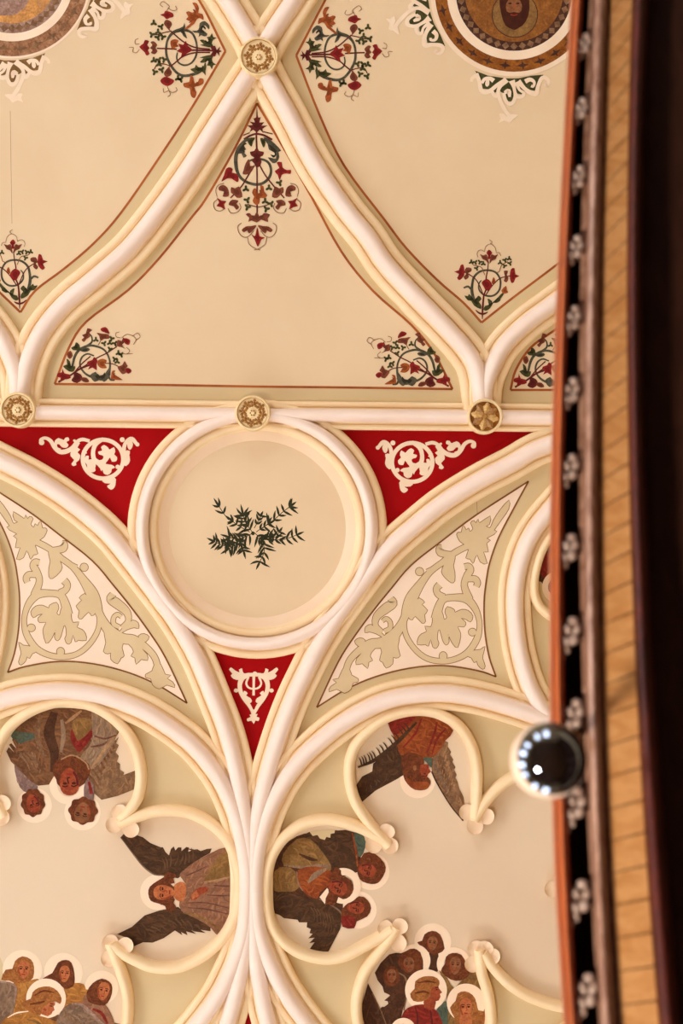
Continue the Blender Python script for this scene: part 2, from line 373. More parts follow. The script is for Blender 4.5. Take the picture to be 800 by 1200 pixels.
# lozenge ribs
dA = [(303, 67), (279, 104), (245, 157), (221, 195), (187, 243), (150, 289), (112, 323), (75, 354), (49, 385), (34, 415), (26, 445), (23, 475)]
dB = [(303, 67), (318, 97), (337, 131), (367, 188), (404, 243), (430, 275), (452, 308), (486, 345), (524, 384), (549, 413), (560, 437), (566, 480)]
rib('plaster rib curving from the upper boss to the horizontal rib beside the grey-lilac roundel', dA, 22, 9.5, .004)
rib('plaster rib curving from the upper boss to the dark gilded boss', dB, 22, 9.5, .006)
rib('plaster rib springing from the dark gilded boss over the small foliage panel', [(568, 480), (570, 452), (577, 430), (591, 404), (617, 378), (648, 355), (700, 316), (752, 262)], 20, 9, .002)
rib('plaster rib springing from the boss at the crimson field edge', [(20, 478), (17, 440), (9, 415), (-3, 390), (-30, 356), (-70, 323), (-108, 289), (-145, 243), (-179, 195), (-203, 157), (-237, 104), (-261, 67)], 20, 9, .002)
rib('plaster rib rising past the upper boss beside the grey-lilac roundel', [(303, 67), (293, 43), (267, 0), (237, -45), (205, -92), (170, -138), (130, -177), (80, -218), (40, -270)], 22, 9.5, .008)
rib('plaster rib rising past the upper boss beside the bearded-head roundel', [(303, 67), (316, 40), (345, -4), (378, -58), (410, -105), (450, -155), (500, -200), (550, -250)], 22, 9.5, .01)
# big arches
A1L = [(-190, 487), (-120, 495), (-60, 512), (0, 540), (40, 561), (80, 587), (120, 620), (146, 650), (166, 676), (187, 703), (208, 733), (228, 768), (240, 795), (250, 820), (260, 845), (269, 873), (276, 903), (283, 940), (288, 975), (291.5, 1010), (293, 1045)]
A1R = [(780, 495), (720, 501), (640, 522), (600, 543), (560, 564), (520, 589), (490, 613), (462, 637), (444, 657), (427, 679), (409, 703), (390, 730), (373, 758), (357, 790), (345, 815), (334, 842), (323, 874), (313, 908), (305, 940), (299, 975), (296.5, 1010), (295.5, 1045)]
rib('great arched rib between the crimson field and the pale acanthus spandrel by the angel choir', A1L, 20, 9.3, .0)
rib('great arched rib between the crimson field and the acanthus spandrel beside the timber gallery', A1R, 20, 9.3, .003)
A2L = [(-139, 1045), (-137, 1010), (-131, 975), (-120, 940), (-105, 910), (-80, 875), (-45, 845), (0, 822), (40, 813), (80, 811), (120, 817), (160, 831), (190, 848), (222, 872), (246, 899), (262, 924), (276, 957), (284, 990), (288.5, 1020), (289, 1045)]
A2R = [(720, 890), (690, 868), (660, 850), (632, 841), (600, 830), (560, 819), (520, 813.5), (480, 816), (450, 823), (420, 837), (390, 857), (360, 883), (340, 906), (324, 932), (311, 962), (303, 992), (299.5, 1020), (299, 1045)]
rib('arched rib over the upside-down angel choir with three haloes', A2L, 20, 9.3, .006)
rib('arched rib over the upside-down orange-robed angel', A2R, 20, 9.3, .008)
rib('curved rib bounding the acanthus spandrel beside the gallery', [(720, 545), (680, 562), (640, 604), (620, 634), (609, 666), (604.5, 696), (605, 728), (609, 760), (617, 792), (628, 818), (645, 842), (680, 872)], 19, 9, -.004)
rib('curved rib bounding the acanthus spandrel by the angel choir', [(-200, 850), (-220, 818), (-233, 792), (-242, 760), (-247, 728), (-248, 696), (-244, 666), (-233, 634), (-210, 604), (-170, 562), (-130, 548), (-90, 562), (-50, 604), (-27, 634), (-16, 666), (-12, 696), (-13, 728), (-18, 760), (-27, 792), (-40, 818), (-60, 850)], 19, 9, -.004)
# lower fan
rib('outer rib of the lower fan over the praying group with four haloes', [(289, 1045), (288, 1070), (285, 1095), (275, 1127), (257, 1165), (234, 1198), (205, 1230), (160, 1260), (115, 1277), (70, 1282), (20, 1274), (-40, 1246), (-90, 1205), (-120, 1155), (-136, 1100), (-139, 1045)], 20, 9.3, .006)
rib('inner rib of the lower fan beside the crimson gore', [(293, 1045), (292.5, 1070), (290, 1090), (285, 1120), (277, 1160), (267, 1198), (252, 1245), (232, 1295), (207, 1345), (166, 1402), (110, 1470)], 20, 9.3, .0)
rib('inner rib of the lower fan next to the red-robed group', [(295.5, 1045), (296, 1070), (297, 1095), (300, 1130), (306, 1165), (313, 1198), (328, 1245), (350, 1295), (380, 1350), (425, 1412), (480, 1475)], 20, 9.3, .003)
rib('outer rib of the lower fan over the red-robed group', [(299, 1045), (299.5, 1066), (303, 1092), (312, 1120), (328, 1155), (350, 1189), (380, 1225), (420, 1255), (465, 1274), (515, 1281), (565, 1275), (620, 1255), (680, 1215)], 20, 9.3, .008)
poly('crimson_field', [(290, 1110), (300, 1150), (318, 1220), (350, 1310), (295, 1325), (232, 1310), (262, 1250), (280, 1190)], M_RED, ceiling, .004)
# cusped thin ribs
thin_rib('slim round rib circling the upside-down choir with three haloes', [(4, 958), (-8, 935), (-11, 908), (-6, 880), (8, 855), (28, 838), (52, 827), (80, 822.5), (112, 830), (140, 850), (157, 876), (164, 905), (161, 934), (150, 952), (140, 962)])
thin_rib('slim round rib around the grey-robed angel with spread wings', [(138, 966), (160, 958), (184, 952), (206, 951.5), (226, 956), (247, 967), (264, 983), (274, 1003), (279, 1026), (279, 1050), (274, 1076), (262, 1099), (245, 1116), (227, 1128), (204, 1136), (178, 1135), (160, 1128), (142, 1118), (131, 1108)], 6.8)
thin_rib('slim round rib beside the praying group with four haloes', [(128, 1106), (134, 1122), (142, 1144), (148, 1165), (149, 1185), (146, 1208), (136, 1232), (116, 1255), (80, 1267), (44, 1262), (18, 1242), (4, 1215), (0, 1208)])
thin_rib('slim round rib around the trio of sideways haloed heads', [(456, 990), (442, 981), (426, 973), (406, 966), (383, 962), (361, 965), (343, 974), (328, 988), (317, 1007), (312, 1032), (312, 1056), (316, 1080), (326, 1099), (343, 1114), (361, 1122), (383, 1125.5), (404, 1122), (424, 1112), (442, 1102), (460, 1091)], 6.8)
thin_rib('slim round rib circling the upside-down orange-robed angel', [(456, 992), (442, 977), (430, 962), (417, 942), (410, 918), (410, 893), (418, 872), (434, 855), (452, 842), (474, 835), (496, 833.5), (516, 838), (537, 851), (552, 873), (559, 900), (559, 928), (557, 962)])
thin_rib('slim rib branching behind the globe lamp', [(556, 962), (564, 948), (573, 936), (588, 921), (606, 911), (630, 906), (656, 910)])
thin_rib('slim rib between the sideways trio and the red-robed group', [(464, 1088), (456, 1102), (442, 1120), (428, 1140), (420, 1162), (417.5, 1183), (420, 1204), (430, 1228), (448, 1250), (472, 1263), (498, 1267)])
thin_rib('slim rib between the red-robed group and the gallery', [(562, 1114), (565, 1142), (571, 1162), (575, 1183), (575, 1204), (566, 1230), (548, 1250), (524, 1263), (498, 1267)])
thin_rib('slim rib running from the leaf cusp under the gallery edge', [(566, 1118), (578, 1135), (595, 1153), (615, 1167), (639, 1177), (662, 1182), (690, 1180)])
thin_rib('slim rib around the dark painted figure at the gallery edge', [(660, 612), (640, 636), (629, 664), (626, 690), (631, 708), (645, 722), (668, 733)], 5.5)
thin_rib('slim round rib at the cut-off leaf cusp beside the upside-down choir', [(138 - x, y - 12) for x, y in [(140, 962), (160, 958), (184, 952), (206, 951.5), (226, 956), (247, 967), (262, 985), (271, 1005), (275, 1030), (275, 1056), (270, 1082), (258, 1105), (240, 1122), (204, 1140), (178, 1139), (160, 1133)]], 6.8)
# central ring
tn += 1
RC = Vector((.493, -.100))
def ring(name, prof, m, parent=None, n=96):
    v = []; k = len(prof)
    for i in range(n):
        a = 2 * math.pi * i / n
        for r, h in prof:
            rr = r * (D - h) / F
            v.append((RC.x + rr * math.cos(a), RC.y + rr * math.sin(a), HC - h))
    f = [(i * k + j, i * k + j + 1, ((i + 1) % n) * k + j + 1, ((i + 1) % n) * k + j) for i in range(n) for j in range(k - 1)]
    return mesh(name, v, f, m, parent, True, 50)
rg = ring('trim_%d' % tn, [(152, 0), (152, .025)] + arc(147.3, .032, 4.2, .022, 0, 180, 8) + [(142.5, .034), (141, .036), (128, .036), (126.5, .03)] + arc(121.5, .03, 4.5, .03, 0, 180, 8) + [(116.2, .026), (115.5, .022)], M_CREAM)
props(rg, 'round plaster ring moulding framing the painted yew sprig', kind='structure')
ring('roll', [(141.8, .02)] + arc(134.5, .052, 7.3, .07, 0, 180, 14) + [(127.2, .02)], M_ROLL, rg)
ring('reveal', [(115.5, .022), (111, .016), (104, .003), (103, 0)], M_PEACH, rg)
mesh('disc', [(RC.x + .52 * math.cos(2 * math.pi * i / 64), RC.y + .52 * math.sin(2 * math.pi * i / 64), HC - .002) for i in range(64)], [tuple(range(64))], M_TAN, rg)

# ------------------------------------------------------------------ bosses
def dome(name, cx, cy, r, h0, hh, m, parent, n=14, k=4, pow_=1.0, rx=None):
    c = W(cx, cy, h0); v = [(c.x, c.y, HC - h0 - hh)]; f = []
    rm = r * .005
    for j in range(1, k + 1):
        t = j / k
        for i in range(n):
            a = 2 * math.pi * i / n
            v.append((c.x + rm * t * math.cos(a), c.y + rm * t * math.sin(a), HC - h0 - hh * (1 - t * t) ** .5 * pow_))
    f += [(0, 1 + i, 1 + (i + 1) % n) for i in range(n)]
    for j in range(k - 1):
        f += [(1 + j * n + i, 1 + j * n + (i + 1) % n, 1 + (j + 1) * n + (i + 1) % n, 1 + (j + 1) * n + i) for i in range(n)]
    return mesh(name, v, f, m, parent, True)
def turned(name, cx, cy, prof, m, parent, n=40, h=0.12):
    c = W(cx, cy, h); v = []; k = len(prof)
    for i in range(n):
        a = 2 * math.pi * i / n
        v += [(c.x + r * .005 * math.cos(a), c.y + r * .005 * math.sin(a), HC - z) for r, z in prof]
    f = [(i * k + j, i * k + j + 1, ((i + 1) % n) * k + j + 1, ((i + 1) % n) * k + j) for i in range(n) for j in range(k - 1)]
    return mesh(name, v, f, m, parent, True, 35)
def leaf3d(name, cx, cy, ang, r0, r1, wd, h, m, parent, lobes=3):
    # a small carved leaf lying radially: ridge line plus lobed edges
    c = W(cx, cy, h); v = []; f = []
    ca, sa = math.cos(ang), math.sin(ang)
    n = 6 * lobes
    for i in range(n + 1):
        t = i / n; r = r0 + (r1 - r0) * t
        w = wd * math.sin(math.pi * (t * .86 + .1)) * (.72 + .28 * abs(math.sin(math.pi * lobes * t)))
        for s, z in ((-1, 0), (-.5, .006), (0, .011), (.5, .006), (1, 0)):
            x, y = r * .005, w * s * .005
            v.append((c.x + x * ca - y * sa, c.y + x * sa + y * ca, HC - h - z * math.sin(math.pi * (t * .8 + .12))))
    for i in range(n):
        for j in range(4): f.append((i * 5 + j, i * 5 + j + 1, i * 5 + j + 6, i * 5 + j + 5))
    return mesh(name, v, f, m, parent, True, 30)
def boss(label, cx, cy, R, kind):
    t = thing('rosette_boss', label, 'boss', cx, cy, 'gilded bosses on the ribs')
    turned('boss_disc', cx, cy, [(R, .03), (R, .135), (R - .6, .142), (R - 2.2, .144), (R - 3.2, .136), (R - 3.4, .128), (4, .130), (0.01, .131)], M_BOSS, t)
    if kind == 'flowers':
        turned('rim_line', cx, cy, [(R - 3.3, .132), (R - 3.3, .139), (R - 2.5, .139), (R - 2.5, .132)], M_GOLD, t)
        for i in range(8):
            a = math.radians(45 * i + 8)
            fx, fy = cx + 12.2 * R / 22 * math.cos(a), cy + 12.2 * R / 22 * math.sin(a)
            b = dome('floret', fx, fy, 2.2, .129, .010, M_GOLD, t, 8, 3)
            for j in range(5):
                q = a + math.radians(72 * j)
                dome('petal', fx + 3.5 * math.cos(q), fy + 3.5 * math.sin(q), 1.9, .129, .007, M_GOLD, b, 7, 2)
        dome('centre_button', cx, cy, 4.2, .13, .014, M_BOSS, t)
        for i in range(6):
            a = math.radians(60 * i); dome('seed', cx + 2.6 * math.cos(a), cy + 2.6 * math.sin(a), 1.2, .139, .006, M_GOLD, t, 7, 2)
    else:
        turned('dark_ground', cx, cy, [(R - 3.6, .1300), (.02, .1325)], M_BAND, t)
        for i in range(8):
            leaf3d('carved_leaf', cx, cy, math.radians(45 * i + 12), 2.5, R - 3.8, 4.9, .134, M_GOLD if i % 2 else M_GOLDL, t, 4)
        dome('centre_button', cx, cy, 3.4, .138, .016, M_GOLD, t)
    return t
boss('pale gilded floret boss where four curved ribs cross', 303, 67, 22.5, 'flowers')
boss('pale gilded floret boss below the small red foliage corner by the ogee rib', 21, 480.5, 20.5, 'flowers')
boss('pale gilded floret boss on top of the yew-sprig ring', 296, 484, 20.5, 'flowers')
boss('dark gilded leaf boss on the horizontal rib nearest the gallery', 568, 488, 20.5, 'leaves')

# ------------------------------------------------------------------ leaf cusps on the slim ribs
def petal(name, px, py, ang, ln, wd, m, parent, h0=.018, hh=.044):
    # dished plaster lobe: ang in image degrees, lobe grows away from the knot
    ca, sa = math.cos(math.radians(ang)), math.sin(math.radians(ang)); v = []; f = []; rows, cols = 13, 7
    def pt(t, s):
        r = math.sin(math.pi * min(1, t * .55 + .45) ** 1.0) ** .5 if t < 1 else 0
        w = wd * ((.5 + .5 * math.sin(math.pi / 2 * t / .6)) if t < .6 else max(0.0, 1 - ((t - .6) / .4) ** 2) ** .5)
        x = ln * t; y = w * s
        z = h0 + hh * (.62 + .30 * t * t) + .013 * s * s * (.3 + t)
        return (px + x * ca - y * sa, py + x * sa + y * ca, z)
    for i in range(rows):
        for j in range(cols): v.append(W(*pt(math.sin(math.pi / 2 * i / (rows - 1)) * .999, -1 + 2 * j / (cols - 1))))
    nb = len(v)
    for i in range(rows):
        for j in (0, cols - 1):
            x, y, z = pt(math.sin(math.pi / 2 * i / (rows - 1)) * .999, -1 if j == 0 else 1); v.append(W(x, y, .004))
    for i in range(rows - 1):
        for j in range(cols - 1): f.append((i * cols + j, i * cols + j + 1, (i + 1) * cols + j + 1, (i + 1) * cols + j))
        f.append((i * cols, (i + 1) * cols, nb + 2 * i + 2, nb + 2 * i))
        f.append((i * cols + cols - 1, (i + 1) * cols + cols - 1, nb + 2 * i + 3, nb + 2 * i + 1))
    return mesh(name, v, f, m, parent, True, 60)
def cusp(label, x, y, lobes):
    t = thing('leaf_cusp', label, 'leaf ornament', x, y, 'plaster leaf cusps on the slim ribs')
    for (lx, ly) in lobes:
        dx, dy = lx - x, ly - y; l = math.hypot(dx, dy)
        petal('lobe', x, y, math.degrees(math.atan2(dy, dx)), l + 7.0, 9.6, M_PEACH, t)
    dome('knot', x, y, 5.0, .04, .04, M_CREAM, t)
cusp('pale trefoil leaf cusp touching the upper wing of the grey-robed angel', 144, 962, [(139, 950), (131, 968), (155, 974)])
cusp('pale trefoil leaf cusp touching the lower wing of the grey-robed angel', 136, 1113, [(128, 1103), (126, 1126), (149, 1107)])
cusp('pale trefoil leaf cusp between the orange-robed angel and the sideways trio', 447, 983, [(454, 973), (459, 993), (436, 992)])
cusp('pale trefoil leaf cusp at the light wing of the orange-robed angel', 558, 956, [(545, 951), (556, 971), (572, 957)])
cusp('pale trefoil leaf cusp between the sideways trio and the red-robed group', 460, 1093, [(450, 1087), (470, 1084), (468, 1108)])
cusp('pale trefoil leaf cusp at the branching slim rib near the gallery', 564, 1120, [(556, 1110), (579, 1121), (552, 1132), (569, 1110)])
cusp('pale leaf cusp cut off beside the upside-down choir', -6, 948, [(5, 940), (3, 960), (-12, 962)])
cusp('small pale leaf cusp peeping from behind the gallery', 657, 1042, [(645, 1042), (658, 1030), (660, 1055)])

# ------------------------------------------------------------------ painted foliage ornaments
IVY = [((.62 + .30 * math.cos(3 * a)) * math.sin(a) * 1.1, -(.62 + .30 * math.cos(3 * a)) * math.cos(a) * 1.1) for a in [2 * math.pi * i / 24 for i in range(24)]]
def stamp(name, c, x, y, size, rot, m, t, shape=IVY, h=.009):
    a = math.radians(rot); ca, sa = math.cos(a), math.sin(a)
    return poly(name, c([(x + size * (u * ca - v * sa), y + size * (u * sa + v * ca)) for u, v in shape]), m, t, h)
def orn(name, label, cat, c, items, anchor, group):
    ax, ay = c.p(*anchor)
    t = thing(name, label, cat, ax, ay, group)
    hh = .005
    for it in items:
        hh += .00025
        k = it[0]
        if k == 'P':
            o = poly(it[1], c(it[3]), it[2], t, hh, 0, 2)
            if it[1] in ('flower', 'leaf'):
                q = c(it[3]); mx, my = sum(p[0] for p in q) / len(q), sum(p[1] for p in q) / len(q)
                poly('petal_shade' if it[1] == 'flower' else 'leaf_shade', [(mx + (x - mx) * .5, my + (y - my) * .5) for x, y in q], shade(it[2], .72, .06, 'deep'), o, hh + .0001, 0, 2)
        elif k == 'R': ribbon(it[1], c(it[4]), c.w(it[3]), it[2], t, hh)
        elif k == 'I':
            for i, (x, y) in enumerate(it[3]): stamp('leaf', c, x, y, it[2] * 1.18, 40 * i, it[1], t, IVY, hh)
    return t
def mir(pts, ax=None, ay=None): return [((2 * ax - x) if ax is not None else x, (2 * ay - y) if ay is not None else y) for x, y in pts]

# side sprays by the upper boss
fl_top = [(250, 115), (280, 105), (290, 85), (320, 90), (350, 105), (355, 130), (325, 140), (300, 150), (280, 130)]
ht_top = [(280, 185), (290, 160), (310, 155), (335, 170), (342, 195), (325, 225), (330, 245), (300, 215)]
dk1 = [(500, 240), (540, 240), (555, 215), (560, 180), (600, 165), (635, 200), (630, 230), (605, 200), (585, 205), (580, 230), (620, 265), (600, 285), (570, 275), (550, 290), (555, 260), (520, 255)]
dk2 = [(560, 315), (590, 310), (610, 330), (630, 315), (615, 290), (640, 285), (655, 258), (665, 290), (690, 295), (665, 310), (655, 340), (670, 370), (640, 370), (610, 365), (560, 350), (590, 345)]
ITEMS_T = [
    ('R', 'scroll', M_SLATE, [24, 24, 22, 20, 20, 20, 18, 18, 24, 26, 22, 18, 16, 16, 16, 14, 14, 13, 12, 10], [(600, 520), (545, 568), (450, 592), (390, 575), (340, 520), (305, 450), (297, 380), (310, 310), (345, 260), (400, 235), (450, 235), (500, 260), (530, 320), (538, 390), (525, 450), (490, 495), (440, 510), (395, 490), (380, 450), (385, 410)]),
    ('R', 'stem', M_MAROON, 13, [(725, 400), (640, 395), (520, 392), (470, 395)]),
    ('R', 'stem', M_MAROON, 11, [(640, 385), (520, 370), (430, 325), (370, 275), (330, 240)]),
    ('R', 'stem', M_MAROON, 11, [(640, 410), (520, 412), (430, 440), (380, 480), (330, 520)]),
    ('R', 'stem', M_MAROON, 11, [(380, 385), (300, 380), (225, 378)]),
    ('R', 'stem', M_MAROON, 8, [(330, 245), (280, 255), (230, 270), (180, 265)]),
    ('R', 'stem', M_MAROON, 8, [(330, 515), (280, 500), (230, 500), (205, 540)]),
    ('P', 'leaf', M_SLATE, [(345, 262), (400, 222), (430, 205), (440, 178), (448, 215), (440, 240), (462, 300), (430, 280), (410, 250)]),
    ('P', 'flower', M_FRED, [(88, 365), (120, 340), (132, 312), (165, 322), (150, 350), (168, 375), (155, 392), (168, 420), (145, 435), (130, 410), (115, 395)]),
    ('P', 'flower', M_RUST, [(175, 330), (200, 322), (228, 350), (215, 375), (230, 398), (208, 424), (178, 412), (192, 390), (170, 376), (190, 352)]),
    ('P', 'flower', M_FRED, fl_top), ('P', 'leaf', M_RUST, ht_top),
    ('P', 'flower', M_FRED, [(250, 632), (275, 605), (300, 600), (330, 612), (360, 628), (345, 655), (310, 672), (275, 660)]), ('P', 'leaf', M_RUST, mir(ht_top, None, 378)),
    ('P', 'flower', M_FRED, [(390, 340), (430, 350), (450, 318), (465, 355), (490, 375), (500, 395), (470, 412), (440, 432), (410, 450), (420, 415), (378, 400), (408, 378)]),
    ('P', 'leaf', M_ORANGE, [(332, 320), (365, 306), (395, 318), (382, 345), (398, 362), (370, 370), (348, 390), (333, 355)]),
    ('P', 'leaf', M_ORANGE, [(440, 225), (480, 190), (490, 170), (452, 152), (470, 130), (452, 98), (475, 88), (500, 98), (528, 82), (515, 45), (502, 22), (535, 25), (554, 65), (548, 100), (582, 110), (590, 155), (560, 142), (538, 150), (520, 182), (490, 205), (460, 228)]),
    ('P', 'leaf', M_ORANGE, [(485, 590), (478, 640), (432, 650), (440, 682), (480, 690), (486, 725), (495, 755), (522, 765), (534, 720), (516, 682), (552, 672), (588, 652), (588, 618), (558, 612), (545, 640), (520, 648), (508, 600)]),
    ('P', 'leaf', M_SLATE, dk1), ('P', 'leaf', M_GREEN, dk2),
    ('P', 'leaf', M_GREEN, [(485, 540), (520, 530), (530, 505), (550, 525), (590, 520), (600, 480), (612, 520), (604, 555), (605, 590), (580, 560), (540, 575), (510, 560)]),
    ('P', 'leaf', M_GREEN, mir(dk2, None, 400)),
    ('P', 'leaf', M_MAROON, [(640, 365), (680, 358), (692, 392), (718, 362), (712, 395), (735, 400), (712, 408), (715, 440), (692, 410), (680, 440), (642, 432), (662, 400)]),
    ('I', M_GREEN, 24, [(200, 180), (258, 208), (186, 270), (234, 250), (232, 292), (272, 288)]),
    ('I', M_GREEN, 24, [(200, 472), (240, 468), (282, 466), (240, 502), (262, 545), (208, 562), (390, 612), (410, 620)]),
    ('R', 'tendril', M_TENDRIL, 4, [(88, 342), (58, 345), (55, 315), (80, 300)]), ('R', 'tendril', M_TENDRIL, 4, [(88, 385), (65, 412), (36, 402), (42, 372), (8, 370)]),
    ('R', 'tendril', M_TENDRIL, 4, [(300, 85), (322, 50), (300, 28), (270, 12), (250, 35), (272, 55)]), ('R', 'tendril', M_TENDRIL, 4, [(310, 60), (345, 82), (380, 75), (370, 45)]),
    ('R', 'tendril', M_TENDRIL, 4, [(305, 670), (322, 710), (350, 722), (382, 705), (372, 680)]), ('R', 'tendril', M_TENDRIL, 4, [(320, 705), (280, 722), (275, 690)]), ('R', 'tendril', M_TENDRIL, 4, [(322, 712), (330, 740), (308, 755)]),
]
gT = 'painted foliage sprays pointing at the upper boss'
orn('painted_foliage', 'painted red and green foliage spray pointing sideways, in the panel of the lilac-robe roundel', 'painted ornament', Cv(150, 0, 6.667), ITEMS_T, (700, 400), gT)
orn('painted_foliage', 'painted red and green foliage spray pointing sideways, in the panel of the bearded-head roundel', 'painted ornament', Cv(150, 0, 6.667, lambda x, y: (347 + (264 - x) * 1.0, y + 5)), ITEMS_T, (700, 400), gT)

# tall spray hanging in the middle triangle (zoom rows 90 px apart share one frame: y below 600 is the lower view)
lc1 = [(205, 695), (235, 705), (265, 690), (282, 720), (292, 772), (250, 778), (225, 752), (203, 738)]
lc2 = [(108, 695), (140, 678), (175, 698), (188, 740), (182, 768), (138, 768), (150, 732), (112, 722)]
lc3 = [(190, 815), (215, 793), (262, 802), (247, 825), (268, 850), (245, 873), (225, 846), (188, 836)]
lc4 = [(93, 778), (130, 800), (168, 805), (150, 830), (157, 868), (125, 852), (90, 842), (110, 815)]
t_l = [[(95, 770), (85, 720), (105, 680), (150, 665)], [(100, 790), (68, 820), (80, 870), (120, 882), (160, 860)], [(180, 860), (200, 895), (245, 895), (280, 860), (270, 820)]]
t_m = [[(285, 975), (258, 1000), (265, 1050), (300, 1085), (340, 1080), (382, 1035)], [(335, 1090), (345, 1140), (400, 1178), (432, 1186)]]
ITEMS_M = [
    ('P', 'flower', M_MAROON, [(405, 70), (415, 150), (437, 148), (425, 190), (464, 188), (442, 215), (490, 214), (450, 240), (458, 275), (430, 247), (405, 268), (377, 247), (348, 268), (360, 236), (330, 214), (375, 210), (348, 183), (390, 190), (378, 158), (400, 150)]),
    ('R', 'stem', M_MAROON, 9, [(350, 270), (300, 290)]), ('R', 'stem', M_MAROON, 9, [(455, 262), (530, 280)]),
    ('R', 'stem', M_MAROON, 16, [(305, 322), (350, 295), (400, 280), (460, 290), (525, 325)]),
    ('R', 'stem', M_MAROON, 14, [(405, 240), (402, 300), (405, 400)]),
    ('R', 'scroll', M_SLATE, [26, 30, 28, 22, 22, 22, 22, 22, 22, 20, 20, 18, 16, 14, 12], [(260, 390), (242, 460), (245, 540), (265, 600), (300, 640), (350, 665), (410, 675), (460, 660), (500, 622), (517, 570), (502, 512), (460, 482), (400, 475), (350, 490), (320, 520)]),
    ('P', 'leaf', M_SLATE, [(330, 308), (288, 340), (250, 385), (240, 435), (285, 432), (300, 465), (328, 450), (300, 420), (322, 400), (305, 370), (322, 340), (352, 328)]),
    ('P', 'leaf', M_GREEN, [(330, 316), (345, 362), (366, 378), (376, 340), (392, 308)]),
    ('P', 'leaf', M_GREEN, [(432, 312), (440, 350), (460, 388), (474, 345), (462, 318)]),
    ('P', 'leaf', M_SLATE, [(455, 305), (500, 320), (550, 360), (595, 410), (575, 420), (582, 460), (562, 498), (530, 508), (492, 463), (530, 470), (555, 470), (550, 430), (500, 402), (490, 360)]),
    ('R', 'stem', M_MAROON, 12, [(405, 520), (407, 600), (408, 900)]), ('R', 'stem', M_MAROON, 11, [(388, 525), (340, 600), (285, 690), (200, 780)]), ('R', 'stem', M_MAROON, 11, [(428, 525), (470, 600), (540, 690), (620, 780)]),
    ('P', 'flower', M_MAROON, [(352, 420), (385, 412), (405, 380), (422, 412), (460, 420), (452, 450), (432, 460), (442, 500), (425, 535), (400, 540), (385, 510), (366, 490), (385, 465), (362, 450)]),
    ('P', 'leaf', M_RUST, [(342, 476), (318, 510), (303, 560), (296, 594), (340, 594), (372, 562), (382, 530), (355, 530), (350, 505)]),
    ('P', 'flower', M_FRED, [(128, 650), (150, 600), (165, 552), (195, 540), (218, 556), (212, 582), (252, 592), (264, 640), (250, 656), (210, 630), (175, 628), (150, 642)]),
    ('P', 'flower', M_FRED, [(560, 503), (600, 500), (606, 540), (640, 562), (672, 560), (668, 592), (640, 588), (600, 600), (585, 645), (568, 600), (545, 570), (580, 545)]),
]
for q in (lc1, lc2, lc3): ITEMS_M += [('P', 'leaf', M_RUST, q), ('P', 'leaf', M_RUST, mir(q, 408))]
ITEMS_M += [('P', 'flower', M_FRED, lc4), ('P', 'flower', M_FRED, mir(lc4, 408))]
ITEMS_M += [
    ('P', 'leaf', M_ORANGE, [(430, 682), (458, 690), (462, 730), (488, 760), (460, 782), (430, 780), (425, 822), (394, 832), (372, 800), (385, 770), (368, 740), (380, 708), (400, 708), (405, 740), (437, 735)]),
    ('I', M_GREEN, 25, [(320, 710), (330, 796), (332, 852), (470, 806), (516, 826), (480, 866), (500, 702), (582, 662)]),
    ('R', 'stem', M_MAROON, 7, [(330, 830), (370, 840), (410, 850), (450, 845), (500, 830)]),
    ('P', 'leaf', M_RUST, [(318, 908), (350, 898), (380, 930), (405, 886), (430, 930), (460, 898), (508, 910), (490, 940), (492, 968), (440, 950), (405, 972), (365, 955), (338, 966), (346, 935)]),
]
for q in ([(402, 992), (360, 1000), (320, 1003), (287, 1030), (305, 1048), (330, 1035), (345, 1058), (388, 1020)],): ITEMS_M += [('P', 'leaf', M_RUST, q), ('P', 'leaf', M_RUST, mir(q, 408))]
ITEMS_M += [('P', 'flower', M_FRED, [(362, 1062), (390, 1080), (400, 1040), (408, 1010), (418, 1040), (428, 1080), (468, 1088), (440, 1106), (430, 1132), (412, 1160), (395, 1122), (385, 1100)])]
for q in t_l + t_m: ITEMS_M += [('R', 'tendril', M_TENDRIL, 4.5, q), ('R', 'tendril', M_TENDRIL, 4.5, mir(q, 408))]
orn('painted_foliage', 'large painted foliage pendant with red flowers in the triangular panel apex', 'painted ornament', Cv(240, 115, 6.667), ITEMS_M, (405, 80), 'large foliage pendant')

